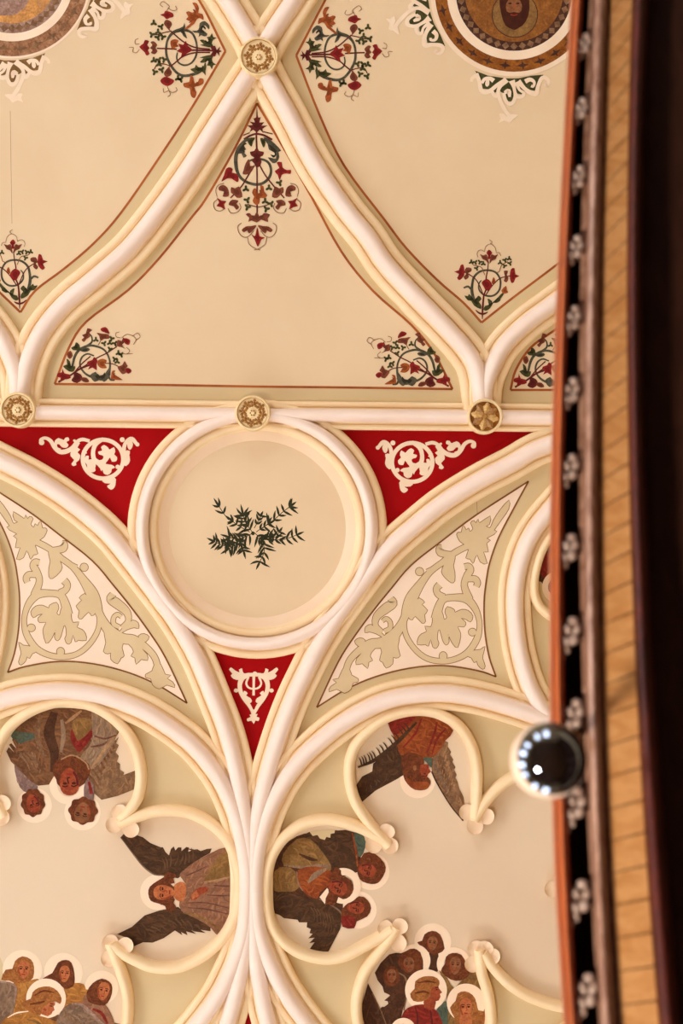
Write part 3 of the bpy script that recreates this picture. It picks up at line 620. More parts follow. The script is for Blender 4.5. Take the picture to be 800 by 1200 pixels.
# small upright sprays in the lower corners of the roundel panels
bp = [(330, 203), (365, 216), (395, 205), (412, 235), (420, 305), (395, 272), (360, 258), (345, 230)]
ITEMS_B = [
    ('R', 'scroll', M_SLATE, [26, 32, 26, 24, 22, 20, 20, 20, 20, 20, 20, 20, 18, 16, 14, 12], [(272, 690), (248, 600), (250, 520), (270, 440), (330, 385), (410, 370), (490, 390), (535, 450), (545, 510), (530, 580), (480, 630), (420, 640), (360, 620), (320, 570), (320, 510), (345, 475)]),
    ('R', 'stem', M_MAROON, [8, 20, 18, 14, 14, 12, 10], [(355, 880), (358, 780), (370, 640), (395, 560), (395, 450), (408, 380), (420, 280)]),
    ('R', 'stem', M_MAROON, 11, [(370, 640), (320, 520), (280, 460), (210, 410), (165, 390)]), ('R', 'stem', M_MAROON, 11, [(390, 630), (460, 530), (540, 455), (640, 430)]),
    ('R', 'stem', M_TENDRIL, 8, [(380, 420), (345, 340), (270, 320), (240, 290)]), ('R', 'stem', M_TENDRIL, 8, [(480, 395), (530, 385), (555, 320), (620, 280)]),
    ('P', 'flower', M_FRED, [(348, 500), (380, 468), (410, 462), (442, 490), (458, 530), (430, 572), (395, 584), (370, 545)]),
    ('P', 'leaf', M_ORANGE, [(452, 500), (470, 442), (492, 480), (470, 515)]),
    ('P', 'flower', M_FRED, [(62, 385), (110, 370), (128, 320), (158, 312), (168, 380), (162, 430), (120, 474), (92, 450), (112, 410)]),
    ('P', 'flower', M_FRED, [(640, 430), (655, 358), (690, 350), (700, 412), (742, 430), (702, 450), (684, 495), (655, 500)]),
    ('P', 'leaf', M_RUST, [(168, 385), (190, 342), (242, 350), (238, 385), (205, 400), (216, 440), (180, 470), (162, 440), (187, 410)]),
    ('P', 'leaf', M_RUST, [(578, 378), (622, 378), (610, 420), (628, 450), (610, 496), (578, 480), (592, 440)]),
    ('P', 'flower', M_FRED, [(425, 155), (458, 190), (440, 215), (436, 252), (412, 250), (415, 215), (398, 190)]),
    ('P', 'leaf', M_RUST, bp), ('P', 'leaf', M_RUST, mir(bp, 425)),
    ('I', M_GREEN, 25, [(240, 285), (282, 288), (330, 285), (365, 302), (295, 350)]), ('I', M_GREEN, 25, [(540, 292), (590, 265), (586, 325), (635, 250), (642, 298)]),
    ('P', 'leaf', M_GREEN, [(168, 635), (205, 640), (215, 618), (250, 650), (270, 690), (300, 650), (320, 636), (348, 670), (320, 700), (342, 730), (340, 775), (270, 740), (240, 690), (205, 684)]),
    ('R', 'leaf', M_SLATE, [16, 22, 20], [(160, 555), (205, 540), (240, 570)]),
    ('P', 'leaf', M_GREEN, [(408, 668), (442, 680), (446, 718), (520, 650), (560, 608), (580, 618), (545, 668), (540, 690), (500, 712), (470, 712), (440, 762), (400, 792), (368, 782), (385, 740), (422, 730)]),
    ('P', 'leaf', M_ORANGE, [(552, 582), (602, 532), (612, 578), (624, 602), (580, 614)]),
    ('R', 'leaf', M_MAROON, [8, 18, 20, 18, 8], [(285, 785), (320, 815), (358, 825), (390, 818), (412, 805)]),
    ('R', 'tendril', M_TENDRIL, 4.5, [(310, 235), (300, 200), (315, 168), (345, 160), (380, 178)]), ('R', 'tendril', M_TENDRIL, 4.5, [(378, 178), (392, 122), (440, 98), (485, 130), (500, 182)]),
    ('R', 'tendril', M_TENDRIL, 4.5, [(498, 188), (530, 190), (548, 222)]), ('R', 'tendril', M_TENDRIL, 4.5, [(438, 98), (458, 75), (428, 52)]),
]
gB = 'small foliage sprays in the pointed panel corners'
orn('painted_foliage', 'small upright painted foliage spray in the panel corner above the dark gilded boss', 'painted ornament', Cv(525, 275, 8.889), ITEMS_B, (350, 900), gB)
orn('painted_foliage', 'small upright painted foliage spray in the panel corner under the grey-lilac roundel', 'painted ornament', Cv(525, 275, 8.889, lambda x, y: (24 + (564 - x), y - 12)), ITEMS_B, (350, 900), gB)

# corner sprays of the triangular panels
ITEMS_C = [
    ('R', 'scroll', M_SLATE, [18, 22, 22, 20, 18, 16, 16, 18, 22, 26, 22, 18, 16, 16, 16, 14, 12], [(180, 430), (200, 350), (240, 290), (320, 255), (400, 265), (460, 300), (495, 370), (500, 440), (485, 510), (440, 540), (370, 530), (300, 500), (255, 450), (245, 400), (265, 350), (310, 325), (365, 342)]),
    ('R', 'stem', M_MAROON, 16, [(60, 565), (160, 510), (250, 450), (330, 420)]), ('R', 'stem', M_MAROON, 11, [(200, 480), (260, 410), (335, 345)]),
    ('R', 'stem', M_MAROON, 10, [(250, 450), (390, 360), (470, 320), (560, 262)]), ('R', 'stem', M_MAROON, 8, [(400, 402), (520, 410), (585, 440)]),
    ('R', 'stem', M_SLATE, [18, 16, 12, 10], [(300, 260), (345, 225), (345, 180), (325, 155)]), ('R', 'stem', M_TENDRIL, 7, [(400, 250), (420, 215), (430, 180)]),
    ('P', 'flower', M_FRED, [(312, 390), (350, 376), (365, 352), (394, 380), (386, 420), (388, 465), (350, 442), (312, 460), (330, 425), (305, 410)]),
    ('P', 'leaf', M_ORANGE, [(400, 380), (440, 366), (475, 385), (455, 410), (474, 444), (430, 448), (403, 430), (393, 405)]),
    ('P', 'leaf', M_RUST, [(262, 165), (295, 150), (308, 106), (350, 123), (325, 142), (332, 178), (300, 198), (280, 224), (258, 205), (280, 185)]),
    ('P', 'flower', M_FRED, [(420, 110), (462, 96), (488, 125), (494, 155), (455, 142), (430, 132)]),
    ('P', 'leaf', M_RUST, [(386, 145), (430, 152), (488, 160), (494, 195), (450, 198), (420, 214), (408, 172)]),
    ('I', M_GREEN, 23, [(380, 205), (450, 236), (515, 195), (498, 232), (542, 236), (500, 285), (572, 318), (595, 332), (540, 370), (562, 392)]),
    ('P', 'flower', M_RUST, [(566, 205), (600, 215), (612, 186), (640, 215), (600, 250), (636, 284), (600, 268), (560, 257)]), ('P', 'flower', M_FRED, [(612, 200), (640, 192), (672, 210), (662, 248), (630, 238)]),
    ('P', 'flower', M_FRED, [(630, 450), (662, 446), (686, 470), (662, 494), (638, 482)]),
    ('P', 'leaf', M_RUST, [(566, 435), (605, 420), (625, 386), (642, 415), (652, 430), (628, 455), (642, 482), (610, 498), (590, 482), (574, 460)]),
    ('P', 'leaf', M_ORANGE, [(510, 512), (520, 470), (548, 470), (530, 492), (560, 515), (610, 548), (550, 547), (512, 552)]), ('R', 'stem', M_SLATE, [20, 16, 12], [(485, 510), (505, 545), (540, 550)]),
    ('P', 'leaf', M_GREEN, [(170, 272), (200, 255), (210, 226), (240, 248), (242, 290), (190, 294)]), ('P', 'leaf', M_GREEN, [(130, 366), (160, 390), (170, 430), (204, 430), (192, 474), (150, 474), (100, 430), (135, 415)]),
    ('P', 'leaf', M_MAROON, [(200, 480), (252, 500), (264, 540), (220, 574), (172, 552), (190, 520)]),
    ('P', 'leaf', M_SLATE, [(326, 510), (375, 478), (410, 510), (460, 490), (490, 448), (505, 500), (482, 540), (450, 564), (420, 545), (370, 564), (338, 530)]),
    ('P', 'leaf', M_SLATE, [(240, 290), (300, 272), (330, 285), (310, 305), (270, 308)]),
    ('P', 'leaf', M_RUST, [(136, 320), (165, 298), (184, 340), (160, 368), (138, 350)]), ('P', 'leaf', M_RUST, [(252, 528), (300, 528), (324, 562), (290, 568), (258, 552)]),
    ('P', 'flower', M_FRED, [(56, 490), (90, 482), (95, 448), (112, 490), (154, 500), (166, 530), (130, 542), (100, 546), (72, 570), (80, 530), (50, 520)]),
    ('R', 'tendril', M_TENDRIL, 4.5, [(590, 188), (555, 180), (550, 150), (580, 138)]), ('R', 'tendril', M_TENDRIL, 4.5, [(600, 190), (640, 160), (690, 170), (722, 200), (700, 247)]),
    ('R', 'tendril', M_TENDRIL, 4.5, [(690, 175), (735, 148), (757, 180), (722, 208)]), ('R', 'tendril', M_TENDRIL, 4.5, [(640, 268), (668, 300), (640, 326), (600, 318)]), ('R', 'tendril', M_TENDRIL, 4.5, [(640, 326), (695, 322)]),
]
gC = 'foliage sprays in the base corners of the triangular panel'
orn('painted_foliage', 'dense foliage spray in the triangular panel corner farther from the gallery, above a pale boss', 'painted ornament', Cv(60, 370, 7.273), ITEMS_C, (60, 570), gC)
orn('painted_foliage', 'dense foliage spray in the triangular panel corner beside the dark gilded boss', 'painted ornament', Cv(60, 370, 7.273, lambda x, y: (594 - x, y + 5)), ITEMS_C, (60, 570), gC)
orn('painted_foliage', 'painted foliage spray in the small panel cut off by the gallery', 'painted ornament', Cv(60, 370, 7.273, lambda x, y: (600 + (x - 65) * .95, 456 + (y - 450))), ITEMS_C, (60, 570), gC)

# ------------------------------------------------------------------ cream stencil scrolls on the crimson fields
def blob(name, c, x, y, r, m, t, h): return poly(name, c(ell(x, y, r, n=14)), m, t, h)
def stencil(label, T):
    c = Cv(40, 500, 6.154, T)
    ax, ay = c.p(495, 235)
    t = thing('stencil_scroll', label, 'painted ornament', ax, ay, 'cream stencil scrolls on crimson')
    h = .007
    ring_ = ribbon('scroll_ring', c(ell(496, 234, 146, 140, 0, 24)), c.w(30), M_STENCIL, t, h, 0, 2, True)
    ribbon('scroll_stem', c([(500, 88), (445, 125), (425, 180), (432, 235), (470, 265)]), c.w([26, 32, 30, 34, 40]), M_STENCIL, t, h + .0003)
    poly('leaf', c([(468, 200), (462, 180), (490, 172), (482, 148), (505, 132), (532, 150), (545, 165), (575, 148), (585, 180), (577, 200), (598, 220), (592, 248), (560, 252), (548, 222), (530, 245), (515, 268), (560, 275), (584, 295), (560, 305), (555, 330), (530, 348), (502, 338), (492, 310), (484, 322), (474, 300), (450, 270), (455, 245), (490, 238), (500, 215), (485, 205)]), M_STENCIL, t, h + .0006, 0, 2)
    poly('leaf', c([(362, 245), (372, 212), (395, 212), (392, 238), (420, 235), (445, 262), (440, 300), (442, 318), (415, 330), (385, 305), (380, 275)]), M_STENCIL, t, h + .0008, 0, 2)
    ribbon('tail', c([(52, 118), (48, 95), (80, 82), (118, 102), (150, 152), (190, 182), (240, 175), (280, 148), (310, 108), (350, 92), (400, 104)]), c.w([26, 24, 24, 28, 32, 34, 34, 30, 26, 26, 24]), M_STENCIL, t, h + .001)
    blob('knob', c, 54, 114, 20, M_STENCIL, t, h + .0012)
    poly('leaf', c([(150, 140), (148, 105), (175, 82), (212, 96), (225, 80), (248, 78), (252, 100), (232, 110), (248, 132), (232, 152), (200, 148), (182, 128), (165, 128), (170, 150), (195, 160), (170, 165)]), M_STENCIL, t, h + .0014, 0, 2)
    poly('leaf', c([(280, 100), (292, 92), (312, 105), (330, 120), (312, 150), (332, 165), (312, 185), (332, 205), (325, 240), (302, 258), (304, 276), (282, 284), (268, 268), (288, 240), (262, 212), (266, 178), (290, 158), (300, 130)]), M_STENCIL, t, h + .0016, 0, 2)
    poly('leaf', c([(345, 170), (372, 176), (382, 192), (360, 200)]), M_STENCIL, t, h + .0017)
    ribbon('tail', c([(648, 220), (648, 150), (668, 105), (705, 88), (742, 128)]), c.w([30, 28, 26, 30, 24]), M_STENCIL, t, h + .0018)
    blob('knob', c, 744, 128, 15, M_STENCIL, t, h + .002); blob('knob', c, 635, 94, 18, M_STENCIL, t, h + .002)
    poly('leaf', c([(672, 110), (700, 100), (712, 125), (706, 150), (690, 168), (674, 150)]), M_STENCIL, t, h + .0021, 0, 2)
    poly('leaf', c([(650, 180), (690, 175), (686, 205), (692, 240), (678, 272), (648, 280)]), M_STENCIL, t, h + .0022, 0, 2)
    poly('leaf', c([(490, 380), (580, 366), (588, 400), (580, 436), (556, 455), (532, 440), (528, 425), (552, 410), (510, 408)]), M_STENCIL, t, h + .0023, 0, 2)
    blob('knob', c, 602, 290, 16, M_STENCIL, t, h + .0024)
stencil('cream stencilled scroll on the crimson field between ring and pale floret boss', None)
stencil('cream stencilled scroll on the crimson field below the dark gilded boss', lambda x, y: (483 - (x - 120.4), y + 3.8))
def stencil2():
    c = Cv(260, 770, 10)
    t = thing('stencil_scroll', 'small cream heart-shaped stencil in the crimson gore below the ring', 'painted ornament', *c.p(372, 450), 'cream stencil scrolls on crimson')
    h = .007
    for s in (0, 1):
        g = (lambda q: mir(q, 372)) if s else (lambda q: q)
        ribbon('scroll_stem', c(g([(370, 205), (290, 212), (232, 255), (208, 330), (220, 410), (262, 490), (320, 570), (362, 650)])), c.w([40, 48, 60, 52, 50, 48, 42, 34]), M_STENCIL, t, h + s * .0003)
        poly('leaf', c(g([(210, 270), (135, 255), (102, 215), (122, 195), (84, 148), (108, 122), (152, 155), (205, 180), (198, 148), (235, 132), (240, 160), (258, 190), (300, 195), (300, 245)])), M_STENCIL, t, h + .0006 + s * .0003, 0, 2)
        poly('knob', c(g(ell(165, 392, 27, 24, n=12))), M_STENCIL, t, h + .0012)
        poly('leaf', c(g([(258, 395), (302, 425), (282, 450), (335, 482), (350, 520), (322, 540), (280, 505), (245, 470)])), M_STENCIL, t, h + .0014 + s * .0002, 0, 2)
        ribbon('inner_stem', c(g([(312, 230), (285, 300), (300, 345), (335, 368), (372, 372)])), c.w([26, 24, 24, 22, 20]), M_STENCIL, t, h + .0018)
    ribbon('pointer', c([(374, 190), (372, 300), (370, 450)]), c.w([40, 28, 30]), M_STENCIL, t, h + .002)
    poly('knob', c(ell(385, 195, 28, 26, n=12)), M_STENCIL, t, h + .0021)
    poly('finial', c([(335, 620), (400, 620), (392, 665), (418, 668), (405, 700), (438, 710), (428, 750), (392, 745), (372, 785), (345, 745), (302, 755), (292, 722), (335, 702), (322, 676), (345, 668)]), M_STENCIL, t, h + .0022, 0, 2)
stencil2()

# ------------------------------------------------------------------ acanthus spandrels
SP = [(619, 564), (557, 604), (520, 632), (482, 662), (458, 690), (437, 716), (415, 746), (396, 776), (371, 829), (405, 808), (440, 793), (480, 783), (520, 780), (560, 786), (581, 793), (573, 770), (568, 740), (567, 706), (570, 678), (574, 658), (584, 630), (600, 599)]
def acanthus(label, T):
    A, B, K = Cv(500, 565, 6.667, T), Cv(375, 680, 6.667, T), Cv(470, 650, 6.667, T)
    I = Cv(0, 0, 1, T)
    t = thing('acanthus_panel', label, 'painted panel', *I.p(510, 720), 'acanthus spandrel panels')
    poly('panel_ground', I(SP), M_BLUSH, t, .004)
    cs = [(619, 564), (371, 829), (581, 793)]
    for run in smooth_runs(SP, cs, True): ribbon('border_line', I(run), 1.9, M_BLINE, t, .0065, 0, 1)
    cnt = [0]
    def put(kind, name, pts, w=None):
        cnt[0] += 1; e = cnt[0] * .00012
        if kind == 'P':
            q = cat_rom(pts, 2, True)
            par = poly(name, q, M_SAGELEAF, t, .0095 + e)
            # the thin painted contour: the same leaf a hair larger, one layer below
            n = len(q); ar = sum(q[i][0] * q[(i + 1) % n][1] - q[(i + 1) % n][0] * q[i][1] for i in range(n)); sg = 1 if ar > 0 else -1
            off = []
            for i in range(n):
                dx, dy = q[(i + 1) % n][0] - q[i - 1][0], q[(i + 1) % n][1] - q[i - 1][1]; l = math.hypot(dx, dy) or 1
                off.append((q[i][0] + sg * dy / l * .8, q[i][1] - sg * dx / l * .8))
            poly('contour', off, M_THIN, par, .0065 + e)
        else:
            par = ribbon(name, pts, w, M_SAGELEAF, t, .0095 + e)
            ribbon('contour', pts, [a + 1.6 for a in w], M_THIN, par, .0065 + e)
    wf = lambda c, w: [a / c.k for a in w]
    put('P', 'leaf', A([(450, 400), (500, 350), (520, 300), (575, 215), (642, 142), (637, 210), (590, 280), (535, 358), (480, 430)]))
    put('R', 'stem', A([(400, 470), (300, 508), (220, 550), (150, 600), (80, 660), (0, 700)]), wf(A, [40, 44, 44, 40, 36, 34]))
    put('P', 'leaf', A([(300, 492), (258, 460), (234, 410), (248, 393), (270, 392), (284, 336), (306, 376), (325, 360), (336, 388), (362, 362), (343, 318), (368, 303), (385, 322), (400, 290), (412, 320), (495, 266), (486, 330), (460, 346), (545, 386), (490, 424), (466, 440), (494, 455), (465, 478), (478, 545), (440, 545), (470, 636), (418, 622), (394, 568), (372, 600), (360, 634), (338, 600), (306, 592), (326, 530)]))
    put('P', 'leaf', A([(150, 590), (222, 560), (206, 650), (216, 700), (216, 772), (190, 784), (140, 742), (116, 700), (132, 650)]))
    put('R', 'curl', A([(200, 560), (150, 562), (105, 550), (100, 515), (118, 508)]), wf(A, [30, 46, 52, 48, 30]))
    put('R', 'scroll', K([(345, 45), (230, 130), (150, 230), (80, 340), (36, 440), (22, 540), (42, 640), (110, 742), (200, 810), (310, 832), (420, 817), (520, 762), (590, 660), (612, 560), (598, 470), (560, 395), (500, 342), (400, 335), (325, 352), (290, 420), (272, 500)]), wf(K, [44, 44, 60, 88, 60, 36, 36, 38, 38, 40, 40, 46, 46, 36, 40, 52, 60, 46, 52, 62, 74]))
    put('P', 'knob', K(ell(143, 132, 30, 30, n=14)))
    put('R', 'curl', K([(530, 350), (492, 240), (515, 165), (540, 120), (525, 90), (492, 95)]), wf(K, [60, 46, 52, 50, 44, 40]))
    put('R', 'curl', K([(520, 190), (575, 190), (595, 220), (585, 250)]), wf(K, [40, 46, 46, 40]))
    put('R', 'curl', K([(330, 335), (285, 305), (275, 265), (300, 235)]), wf(K, [56, 46, 46, 52]))
    put('P', 'leaf', K([(245, 520), (250, 440), (300, 420), (325, 470), (335, 508), (358, 490), (343, 450), (360, 408), (412, 430), (420, 452), (470, 430), (522, 438), (558, 480), (540, 524), (508, 505), (465, 495), (502, 530), (490, 562), (440, 560), (456, 600), (462, 640), (440, 724), (408, 702), (384, 660), (366, 620), (372, 680), (350, 704), (325, 670), (302, 588), (285, 600), (280, 660), (292, 690), (275, 728), (248, 720), (230, 660), (210, 714), (190, 700), (128, 702), (135, 650), (160, 620), (200, 600), (186, 560), (230, 565)]))
    put('P', 'leaf', K([(60, 428), (110, 370), (140, 340), (180, 372), (160, 390), (204, 435), (180, 470), (187, 520), (164, 534), (110, 480), (85, 508), (58, 490)]))
    put('P', 'knob', K(ell(327, 792, 29, 32, n=14))); put('P', 'knob', K(ell(556, 605, 30, 28, n=14)))
    put('P', 'leaf', K([(520, 792), (540, 754), (620, 742), (652, 716), (640, 770), (634, 810), (653, 870), (636, 894), (600, 862), (590, 830), (570, 842), (548, 805)]))
    put('R', 'stem', B([(680, 240), (645, 320), (600, 400), (540, 460), (470, 490), (390, 500), (310, 545), (235, 620), (205, 700), (215, 760), (190, 820)]), wf(B, [60, 56, 76, 90, 76, 72, 52, 46, 46, 54, 60]))
    put('P', 'leaf', B([(475, 500), (560, 420), (622, 410), (605, 520), (624, 590), (590, 606), (568, 600), (565, 652), (516, 684), (490, 640), (466, 624), (482, 560)]))
    put('P', 'leaf', B([(305, 500), (380, 480), (440, 510), (402, 560), (390, 596), (408, 625), (378, 640), (370, 688), (330, 650), (282, 658), (288, 610), (322, 570)]))
    put('P', 'leaf', B([(270, 475), (310, 452), (350, 468), (335, 512), (295, 512)]))
    put('R', 'curl', B([(480, 410), (432, 350), (445, 280), (520, 215), (570, 180), (550, 140)]), wf(B, [44, 40, 56, 72, 60, 44]))
    put('R', 'curl', B([(500, 400), (545, 375), (545, 325), (515, 300), (485, 320)]), wf(B, [32, 34, 32, 30, 26]))
    put('P', 'leaf', B([(510, 455), (440, 418), (385, 402), (352, 408), (356, 366), (398, 346), (425, 372), (470, 400)]))
    put('P', 'leaf', B([(180, 690), (230, 700), (245, 742), (295, 770), (290, 795), (255, 802), (240, 850), (190, 880), (130, 850), (70, 870), (85, 830), (130, 800), (100, 775), (145, 768)]))
acanthus('cream spandrel panel of sage acanthus scrolls beside the timber gallery', None)
acanthus('cream spandrel panel of sage acanthus scrolls above the upside-down choir', lambda x, y: (590.0 - x, y - 5))

# ------------------------------------------------------------------ yew sprig in the ring
random.seed(7)
def needle_cluster(c, stem, ln, every, spread=64):
    every *= 1.45
    q = cat_rom(stem, 8); V, Fc = [], []
    dist = 0; side = 1; hh = .0013 + BASE
    for i in range(1, len(q)):
        (x0, y0), (x1, y1) = q[i - 1], q[i]
        dist += math.hypot(x1 - x0, y1 - y0)
        last = i == len(q) - 1
        if dist < every and not last: continue
        dist = 0; base = math.atan2(y1 - y0, x1 - x0)
        for sd in (1, -1) if not last else (1, -1, 0):
            a = base + sd * math.radians(spread + random.uniform(-22, 18)); l = ln * random.uniform(.95, 1.5)
            bend = sd * random.uniform(-.35, .1)
            pts = [(x1 + l * t * math.cos(a + bend * t), y1 + l * t * math.sin(a + bend * t)) for t in (0, .3, .65, 1)]
            L, R = ribbon_pts(c(pts), [1.3, 2.7, 2.2, .3], 2)
            hh += .000015; n = len(L); o = len(V)
            V += [W(*p, hh) for p in L] + [W(*p, hh) for p in R]
            Fc += [(o + j, o + j + 1, o + n + j + 1, o + n + j) for j in range(n - 1)]
    return V, Fc
cy = Cv(240, 580, 6.667)
sprig = thing('yew_sprig', 'painted dark green yew sprig in the middle of the plaster ring', 'painted plant', *cy.p(385, 300))
STEMS = [([(185, 195), (150, 150), (112, 92)], 58, 40), ([(370, 290), (330, 235), (310, 200), (300, 160)], 66, 14), ([(350, 290), (260, 240), (215, 205)], 50, 22),
         ([(450, 260), (500, 220), (545, 190), (600, 140), (668, 88)], 62, 34), ([(370, 300), (310, 330), (245, 345), (190, 330)], 66, 16), ([(300, 360), (240, 390), (190, 420)], 60, 16),
         ([(245, 390), (190, 395), (140, 395), (75, 365)], 56, 16), ([(330, 330), (290, 380), (300, 430)], 50, 20), ([(380, 290), (440, 345), (460, 400), (462, 450), (430, 520)], 66, 22),
         ([(400, 330), (450, 350), (500, 330)], 54, 18), ([(450, 350), (540, 350), (600, 350), (660, 335), (716, 312)], 56, 30), ([(400, 290), (450, 255), (500, 225)], 50, 22), ([(385, 260), (410, 215), (435, 165)], 42, 22), ([(500, 310), (550, 330), (580, 290)], 46, 24)]
for st, ln, ev in STEMS:
    tw = ribbon('twig', cy(st), .9, M_NEEDLE, sprig, .007)
    v, f = needle_cluster(cy, st, ln, ev)
    props(mesh('needles', v, f, M_NEEDLE, tw), kind='stuff')
for x, y in ((140, 360), (375, 300), (450, 340), (520, 310), (250, 350), (595, 352), (330, 215)): poly('berry', cy(ell(x, y, 15, 15, n=10)), M_NEEDLE, sprig, .012)

# ------------------------------------------------------------------ roundels
def roundel(label, cx, cy_, radii, mats, T, head):
    t = thing('painted_roundel', label, 'painted roundel', cx, cy_, 'painted roundels in the upper panels')
    R0, b1, b0, d1, d0 = radii
    annulus('outer_ring', cx, cy_, b1, R0, M_STENCIL, t, .010, 0, n=72)
    annulus('patterned_band', cx, cy_, b0, b1, mats[0], t, .009, 0, n=72)
    annulus('inner_ring', cx, cy_, d1, b0, M_STENCIL, t, .010, 0, n=72)
    annulus('dark_band', cx, cy_, d0, d1, mats[1], t, .009, 0, n=72)
    poly('painted_ground', ell(cx, cy_, d0 + .3, n=60), mats[2], t, .008)
    for i in range(26):                              # band motifs
        a = 2 * math.pi * i / 26; r = (b0 + b1) / 2; w = (b1 - b0) * .36
        if math.sin(a) < -.25: continue
        x, y = cx + r * math.cos(a), cy_ + r * math.sin(a)
        poly('band_motif', [(x + w * k * math.cos(a + q), y + w * k * math.sin(a + q)) for q, k in ((0, 1), (.6, .45), (1.57, 1.5), (2.5, .45), (3.14, 1), (3.8, .45), (4.71, 1.5), (5.6, .45))], mats[3], t, .0102)
    for i in range(40):                              # diamonds of the dark band
        a = 2 * math.pi * i / 40; r = (d0 + d1) / 2; w = (d1 - d0) * .42
        if math.sin(a) < -.25: continue
        x, y = cx + r * math.cos(a), cy_ + r * math.sin(a)
        poly('diamond', [(x + w * math.cos(a + q), y + w * math.sin(a + q)) for q in (0, 1.57, 3.14, 4.71)], mats[4], t, .0102)
    if head:
        annulus('medallion_ring', 603, 17, 26.2, 27.2, M_DIA, t, .0112, 0)
        poly('medallion', ell(603, 17, 26.3, n=30), M_OLIVE, t, .0105)
        hd = poly('head', [(588, -14), (600, -20), (614, -16), (620, 0), (619, 18), (612, 30), (602, 34), (592, 30), (587, 16), (585, 0)], M_DARK, t, .012, 0, 2)
        poly('face', ell(602, 8, 9.5, 11, n=16), M_SKIND, hd, .013)
        for x in (597.5, 606.5): poly('eye', ell(x, 4, 2.2, 1.2, n=8), M_DARK, hd, .0136)
        ribbon('nose', [(602, 4), (603, 9), (601, 11)], 1.2, M_SKINR, hd, .0136)
        poly('beard', [(591, 13), (597, 15), (602, 14), (608, 15), (613, 12), (613, 24), (607, 33), (602, 35), (596, 32), (591, 25)], M_DARK, hd, .0137, 0, 2)
        ribbon('mouth', [(598, 17), (602, 18), (606, 17)], 1.3, M_LIP, hd, .014)
    else:
        poly('gold_cloud', [(-30, 26), (0, 22), (20, 22), (40, 14), (54, 0), (60, -20), (30, -10), (10, 8), (-10, 14)], M_OCHRE, t, .0105, 0, 3)
        poly('violet_robe', [(-30, -30), (8, -30), (30, -20), (34, 0), (20, 16), (2, 18), (-20, 12)], M_LILAC, t, .011, 0, 3)
    return t
rr = roundel('painted roundel of a bearded head in a gilt patterned band next to the gallery', 602, -8.4, (98, 92.5, 78.5, 68, 57.5), (M_BAND, M_DIA, M_GRND, M_DIA, M_WINGM), None, True)
rl = roundel('painted roundel with lilac robe and mottled grey-brown bands', 14, -24, (92.5, 90, 72.5, 63, 51.5), (M_MARB, M_LILAC, M_OCHRE, M_WINGM, M_WINGM), None, False)
def pendant(par, T, under):
    c = Cv(545, 65, 8, T); h = .0125
    p = poly('fringe_ground', c([(75, 142), (200, 190), (370, 215), (480, 215), (600, 190), (715, 180), (690, 260), (640, 330), (560, 320), (510, 365), (440, 350), (430, 430), (380, 430), (350, 360), (300, 330), (260, 350), (230, 320), (140, 310), (120, 220)]), M_GREEN if under else M_OLIVE, par, .0110)
    def rb(pts, w): 
        nonlocal h; h += .0003
        ribbon('fringe_scroll', c(pts), c.w(w), M_STENCIL, p, h)
    rb([(40, 245), (48, 215), (80, 190), (110, 190)], [26, 30, 34, 40])
    rb([(85, 170), (115, 240), (130, 320), (170, 345), (225, 325), (280, 280), (370, 225)], [40, 36, 40, 42, 38, 36, 44])
    rb([(250, 238), (215, 215), (165, 222), (140, 260)], [44, 36, 32, 26]); rb([(195, 225), (190, 270), (200, 285)], [30, 40, 24])
    rb([(370, 225), (310, 290), (292, 350), (315, 430), (350, 500), (400, 575)], [60, 36, 34, 36, 38, 36])
    rb([(230, 330), (262, 380), (300, 372)], [28, 36, 26])
    rb([(420, 235), (440, 300), (452, 380), (430, 440), (395, 455), (360, 420), (345, 350)], [60, 32, 32, 36, 36, 34, 26]); rb([(350, 350), (390, 335), (400, 390)], [30, 46, 22])
    rb([(460, 250), (490, 320), (530, 350), (520, 385), (470, 385), (450, 340)], [40, 24, 30, 36, 34, 24])
    rb([(480, 240), (540, 310), (600, 350), (650, 355), (665, 290), (700, 215), (740, 210), (765, 245), (745, 280), (728, 265)], [50, 36, 44, 46, 34, 38, 34, 32, 32, 26])
    rb([(545, 245), (590, 225), (630, 250), (620, 290), (600, 285)], [44, 38, 28, 24, 26])
    h += .0003
    poly('fringe_tip', c([(300, 548), (345, 545), (375, 575), (405, 550), (470, 552), (475, 565), (430, 600), (400, 635), (350, 610), (296, 632), (315, 590)]), M_STENCIL, p, h, 0, 2)
def rot_about(cx, cy_, deg, sx=1):
    a = math.radians(deg); ca, sa = math.cos(a), math.sin(a)
    def f(x, y):
        x, y = (x - 600) * sx, y - (-8.4)
        return (cx + x * ca - y * sa, cy_ + x * sa + y * ca)
    return f
pendant(rr, rot_about(602, -8.4, 0), True); pendant(rr, rot_about(602, -8.4, 72), True)
def shr(cx, cy_, deg, sx, k):
    g = rot_about(0, 0, deg, sx)
    return lambda x, y: tuple(a * k + b for a, b in zip(g(x, y), (cx, cy_)))
pendant(rl, shr(10, -24, 0, -1, .945), False); pendant(rl, shr(14, -24, -72, -1, .945), False)

